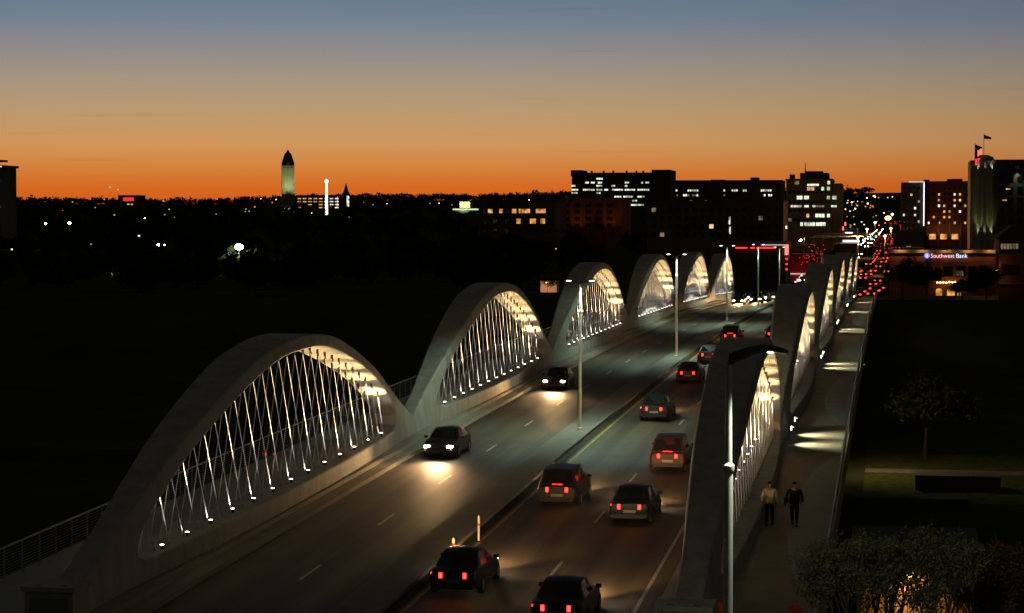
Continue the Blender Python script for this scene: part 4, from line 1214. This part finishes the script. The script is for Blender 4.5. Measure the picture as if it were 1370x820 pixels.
# shops along the street
t = building('street_shop', 'street-side shop with a white lit canopy edge at the foot of the hill', 1122, 1146, 305, 640, B_DARK, 40, roof=False)
a = addbox(t, 'canopy', 1118, 1150, 324, 326, GREYM, d0=-4, d1=0)
addbox(t, 'canopy_light', 1128, 1150, 321, 323.6, emis('canopy_white', (.85, .88, 1), 2.2), d0=-4.3, d1=-4.05, parent=a)
addbox(t, 'canopy_light', 1131, 1141, 310.5, 312, emis('canopy_white', (.85, .88, 1), 2.2), d0=-4.3, d1=-4.05, parent=a)
for (x, y, m_) in ((1130, 297, E_REDP), (1127, 303, E_REDP), (1137, 300, E_WARM)): addbox(t, 'sign', x, x+2, y, y+5, m_, d0=-.5, d1=-.2)
fin(t)
t = building('orange_shop', 'low orange-lit shop front right of the climbing street', 1198, 1250, 336, 560, B_TAN, 15, roof=False)
for i in range(6): window(t, 1200+8*i, 1205+8*i, 340, 352, E_ORNG)
fin(t)

# trees along the street: red string lights, and a green street tree
for i, (x, y, D, H, lab, nb) in enumerate([(1091, 322, 470, 6.5, 'bare tree wrapped in red string lights left of the street', 40),
        (1172, 306, 700, 10, 'bare tree with red string lights, nearer the white traffic glow', 60),
        (1194, 312, 610, 9, 'bare tree with red string lights beside the billboard', 40)]):
    p = P(x, y, D); g = tz(p.x, p.y)
    tree(lab, (p.x, p.y, g), p.z-g, (p.z-g)*.30, 0, .1, LEAFM, 50+i, bulbs=nb)
for i, (x, y, D, rad, n, lab, lm) in enumerate([(1208, 344, 395, 4.2, 5200, 'bushy dark green street tree at the end of the walkway', LEAFM), (1240, 352, 398, 3.2, 3600, 'smaller dark tree before the bank windows', LEAFM),
        (1320, 352, 385, 3.2, 4500, 'dark dense tree between the bank and the brick building', LEAFD), (1288, 372, 390, 2.4, 2500, 'low dark tree beside the arched doorways', LEAFD)]):
    p = P(x, y, D); g = tz(p.x, p.y)
    tree(lab, (p.x, p.y, g), p.z-g, rad, n, .24, lm, 70+i, crown_lo=.25)

# ------------------------------------------------------------------ signals, lamps and pitch in the park
def lamp_pole(x, y, D, label, m, r=.35, group=None, glow=0, col=(.9, 1, .92)):
    p = P(x, y, D); g = tz(p.x, p.y)
    t = thing('light_pole', label, 'light pole', (p.x, p.y, g), 0, group)
    h = max(2.5, p.z-g)
    b = MB(); b.tube([(0, 0, 0), (0, 0, h)], [.14, .09], 6); b.build('pole', DARKM, t)
    b = MB(); b.ball((0, -.1, h+r*.3), r, 8, sz=.7); b.build('lamp_head', m, t)
    if glow: point('lamp_glow', t, (0, -.6, h-.4), glow, col, .3)
    return t
lamp_pole(320, 332, 560, 'brightest white floodlight pole over the dark park', E_STAR, 1.15, None, 2500)
lamp_pole(433, 332, 640, 'white park lamp pole right of the brightest floodlight', E_STAR, .38)
lamp_pole(538, 330, 700, 'lone small white park lamp pole above the second arch', E_STAR, .26)
lamp_pole(93, 299, 900, 'bright white lamp pole near the left edge, the right of two', E_STAR, .62)
lamp_pole(61, 299.5, 900, 'white lamp pole near the left edge, the left of two', E_STAR, .45)
lamp_pole(212, 328, 640, 'white park lamp pole, left of a close pair', E_STAR, .38)
lamp_pole(220, 328, 650, 'white park lamp pole, right of a close pair', E_STAR, .22)
lamp_pole(186, 316, 800, 'park lamp pole with a small red light below it', E_WHITE, .5)
lamp_pole(194, 292, 1200, 'lone lamp pole halfway up the left ridge', E_STAR, .3)
lamp_pole(122, 327, 700, 'faint lamp pole in the dark park at left', E_WHITE, .35)
lamp_pole(16, 334, 620, 'faint lamp pole at the far left of the park', E_WHITE, .35)
lamp_pole(626, 332, 720, 'faint lamp pole in the dark between the tree masses', E_WHITE, .25)
lamp_pole(745, 334, 620, 'white lamp pole behind the third left arch', E_WHITE, .45)
lamp_pole(1188, 293, 900, 'big orange street lamp over the climbing street', emis('big_sodium', (1, .42, .10), 7), 1.3)
for x, y, D, lab in ((1148, 318, 560, 'amber street lamp over the far traffic, lowest left one'), (1184, 316, 560, 'amber street lamp over the far traffic, lowest right one'), (1160, 307, 720, 'amber street lamp over the far traffic, middle left one'),
                     (1192, 306, 720, 'amber street lamp over the far traffic, middle right one'), (1171, 298, 950, 'amber street lamp over the far traffic, upper left one'), (1194, 287, 1200, 'amber street lamp over the far traffic, highest one')):
    lamp_pole(x, y, D, lab, emis('amber_lamp', (1, .52, .16), 16), .40*D/700, 'amber lamps along the far street', 9000, (1, .45, .14))
lamp_pole(1071, 322, 520, 'white lamp right of the neon-outlined building', E_STAR, .3)
lamp_pole(147, 251, 2000, 'pale lamp on a tall mast above the left ridge, higher one', E_WHITE, 1.1)
lamp_pole(158, 254, 2000, 'pale lamp on a tall mast above the left ridge, lower one', E_WHITE, .8)
for k in range(105):
    x = r3.uniform(24, 1190) if k < 65 else r3.uniform(1120, 1205)
    D = r3.uniform(900, 2500)
    y = r3.uniform(266, 292) if k < 65 else r3.uniform(262, 305)
    if 372 < x < 400 or 760 < x < 900: continue
    p = P(x, y, D)
    if p.z-tz(p.x, p.y) < 3: 
        y = 302-(tz(p.x, p.y)+7-CAMZ)*FPX/D-3
    p = P(x, y, D); h = p.z-tz(p.x, p.y)
    if h > 30 or h < 2: continue
    lamp_pole(x, y, D, 'tiny street light among the dark trees below the ridge', r3.choice([E_WHITE, E_WHITE, E_SOD, E_WARM, E_COOL, E_REDP]), r3.uniform(.25, .8)*D/1800, 'scattered street lights below the ridge')
for (x, y, D, lab) in ((1155, 320.5, 560, 'green traffic signal over the street, left one'), (1166, 318.5, 600, 'green traffic signal over the street, middle one'), (1172, 315.5, 640, 'green traffic signal over the street, right one')):
    p = P(x, y, D); g = zs(p.y)-.42
    t = thing('traffic_signal', lab, 'traffic signal', (p.x, p.y, g), 0, 'traffic signals over the street')
    h = p.z-g; s_ = -27.5+street_shift(p.y)-p.x
    b = MB(); b.tube([(s_, 0, 0), (s_, 0, h+.6), (0, 0, h+.9)], .12, 6); b.build('mast_arm', GREYM, t)
    b = MB(); b.box(-.2, .2, -.15, .15, h-.5, h+.75); hs = b.build('signal_head', DARKM, t)
    b = MB(); b.lathe([(.26, 0), (.26, .05)], (0, 0, 0), 10)
    b.v = [(x_, -.2-z_, y_+h-.2) for x_, y_, z_ in b.v]; b.build('green_lens', E_GRN, hs)
    for q in range(2):
        b = MB(); b.lathe([(.12, 0), (.12, .04)], (0, 0, 0), 10); b.v = [(x_, -.155-z_, y_+h+.2+.3*q) for x_, y_, z_ in b.v]; b.build('unlit_lens', DARKPL, hs)
# goal-like frame in the park
p = P(355, 388, 520); g = tz(p.x, p.y)
t = thing('portal_frame', 'tall pale rectangular frame standing in the dark park below the floodlight', 'frame', (p.x, p.y, g))
w = (P(367, 388, 520).x-P(343.5, 388, 520).x)/2; h = P(355, 346.5, 520).z-g
for sx in (-1, 1):
    b = MB(); b.box(sx*w-.14, sx*w+.14, -.14, .14, 0, h); b.build('upright', mat('white_frame', (.5, .5, .48), .7), t)
b = MB(); b.box(-w-.14, w+.14, -.13, .13, h+.003, h+.28); b.build('crossbar', MATS['white_frame'], t)
p = P(301, 375, 540); g = tz(p.x, p.y); h = P(301, 356, 540).z-g
t = thing('white_banner', 'narrow white upright banner in the park left of the frame', 'banner', (p.x, p.y, g))
b = MB(); b.tube([(0, 0, 0), (0, 0, h)], .06, 6); b.build('pole', GREYM, t)
b = MB(); b.box(.02, .55, -.03, .03, h*.35, h); b.build('cloth', MATS['white_frame'], t)
# lit grass mound
p = P(143, 376, 470); g = tz(p.x, p.y)
b = MB(); n = 24
for r_, z_ in ((1, 0), (.8, .9), (.5, 1.7), (.2, 2.1)):
    for j in range(n): b.v.append((p.x+8.5*r_*math.cos(2*PI*j/n), p.y+6*r_*math.sin(2*PI*j/n), g+z_-.1))
for k in range(3):
    for j in range(n):
        a = k*n+j; c = k*n+(j+1) % n; b.f.append((a, c, c+n, a+n)); b.m.append(0)
b.f.append(tuple(3*n+j for j in range(n))); b.m.append(0)
struct(b.build('grass_mound', LAWN, smooth=60), 'low round grass mound, faintly lit from behind')
lamp_pole(150, 366, 500, 'low lamp behind the grass mound in the park', E_DIM, .12, None, 260, (.9, 1, .6))
# orange-lit kiosk behind the third arch
p = P(734, 398, 430); g = tz(p.x, p.y)
t = thing('lit_kiosk', 'small pink-orange lit kiosk seen between the second and third left arches', 'kiosk', (p.x, p.y, g))
w = (P(745, 398, 430).x-P(723, 398, 430).x)/2; zb = p.z-g; h = P(734, 375, 430).z-g
b = MB(); b.box(-w, w, 0, 3, 0, h*.96); b.build('wall', mat('kiosk_wall', (.55, .40, .30), .9), t)
b = MB(); b.frustum(0, 1.5, h*.96+.003, h, w+.3, 1.9, w*.5, .8); b.build('roof', ROOFM, t)
b = MB(); b.box(-.25, .25, -2.3, -2.0, h*.8, h*.8+.15); lp_ = b.build('canopy_lamp', E_SOD, t)
b = MB(); b.tube([(0, -2.15, h*.8+.15), (0, .05, h*.9)], .04, 5); b.build('bracket', DARKM, t)
spot('lamp_beam', t, (0, -2.5, h*.78), (0, 2.4, -1.2), 420, (1, .55, .32), 130, .7, .2)
tree('small bare tree standing before the pink-orange kiosk', (p.x+.4, p.y-4, tz(p.x, p.y-4)), h*1.15, 2.0, 900, .12, LEAFD, 91)

# ------------------------------------------------------------------ woods on the hills and in the park
def wood(name, label, spots, tri, seed, m):
    r = np.random.default_rng(seed); Vs = []; 
    for (x, y, z, rad, h) in spots:
        n = tri; d = r.normal(size=(n, 3)); d /= np.linalg.norm(d, axis=1)[:, None]
        pos = np.array([x, y, z+h*.62]) + d*(r.random(n)**.4)[:, None]*np.array([rad, rad, h*.42])
        a = r.normal(size=(n, 3)); a /= np.linalg.norm(a, axis=1)[:, None]; b = r.normal(size=(n, 3)); b /= np.linalg.norm(b, axis=1)[:, None]
        s = (rad*(.22+.25*r.random(n)))[:, None]
        tri_ = np.stack([pos-a*s, pos+b*s, pos+a*s*.7-b*s*.5], 1).reshape(-1, 3)
        tk = np.array([[x-.4, y, z-1], [x+.4, y, z-1], [x, y, z+h*.7]])
        Vs += [tri_, tk]
    v = np.concatenate(Vs); f = np.arange(len(v)).reshape(-1, 3)
    return stuff(np_obj(name, v, f, m), label, 'trees')
sp = []
for k in range(2300):
    y = r3.uniform(2450, 3250); x = r3.uniform(-1750, 520)*(y/2900)
    if abs(x+2) < 26: continue
    sp.append((x, y, tz(x, y), r3.uniform(4, 9), r3.uniform(7, 12)*(1.25 if r3.random() < .03 else 1)))
wood('ridge_wood', 'dark wooded ridge along the skyline', sp, 26, 5, LEAFD)
sp = []
for k in range(900):
    y = r3.uniform(900, 2400); x = r3.uniform(-1250, 330)*((y+66)/2400)
    if -55 < x < 40: continue
    sp.append((x, y, tz(x, y), r3.uniform(4, 8), r3.uniform(6, 10)))
wood('hillside_wood', 'dark mass of trees on the slopes below the ridge', sp, 34, 6, LEAFD)
sp = []
for k in range(300):
    y = r3.uniform(340, 880); x = r3.uniform(-460, -60)*((y+66)/760)
    if x > -75: continue
    sp.append((x, y, tz(x, y), r3.uniform(3, 5.5), r3.uniform(4.5, 7.5)))
wood('park_wood', 'dark trees of the park left of the bridge', sp, 110, 8, LEAFD)
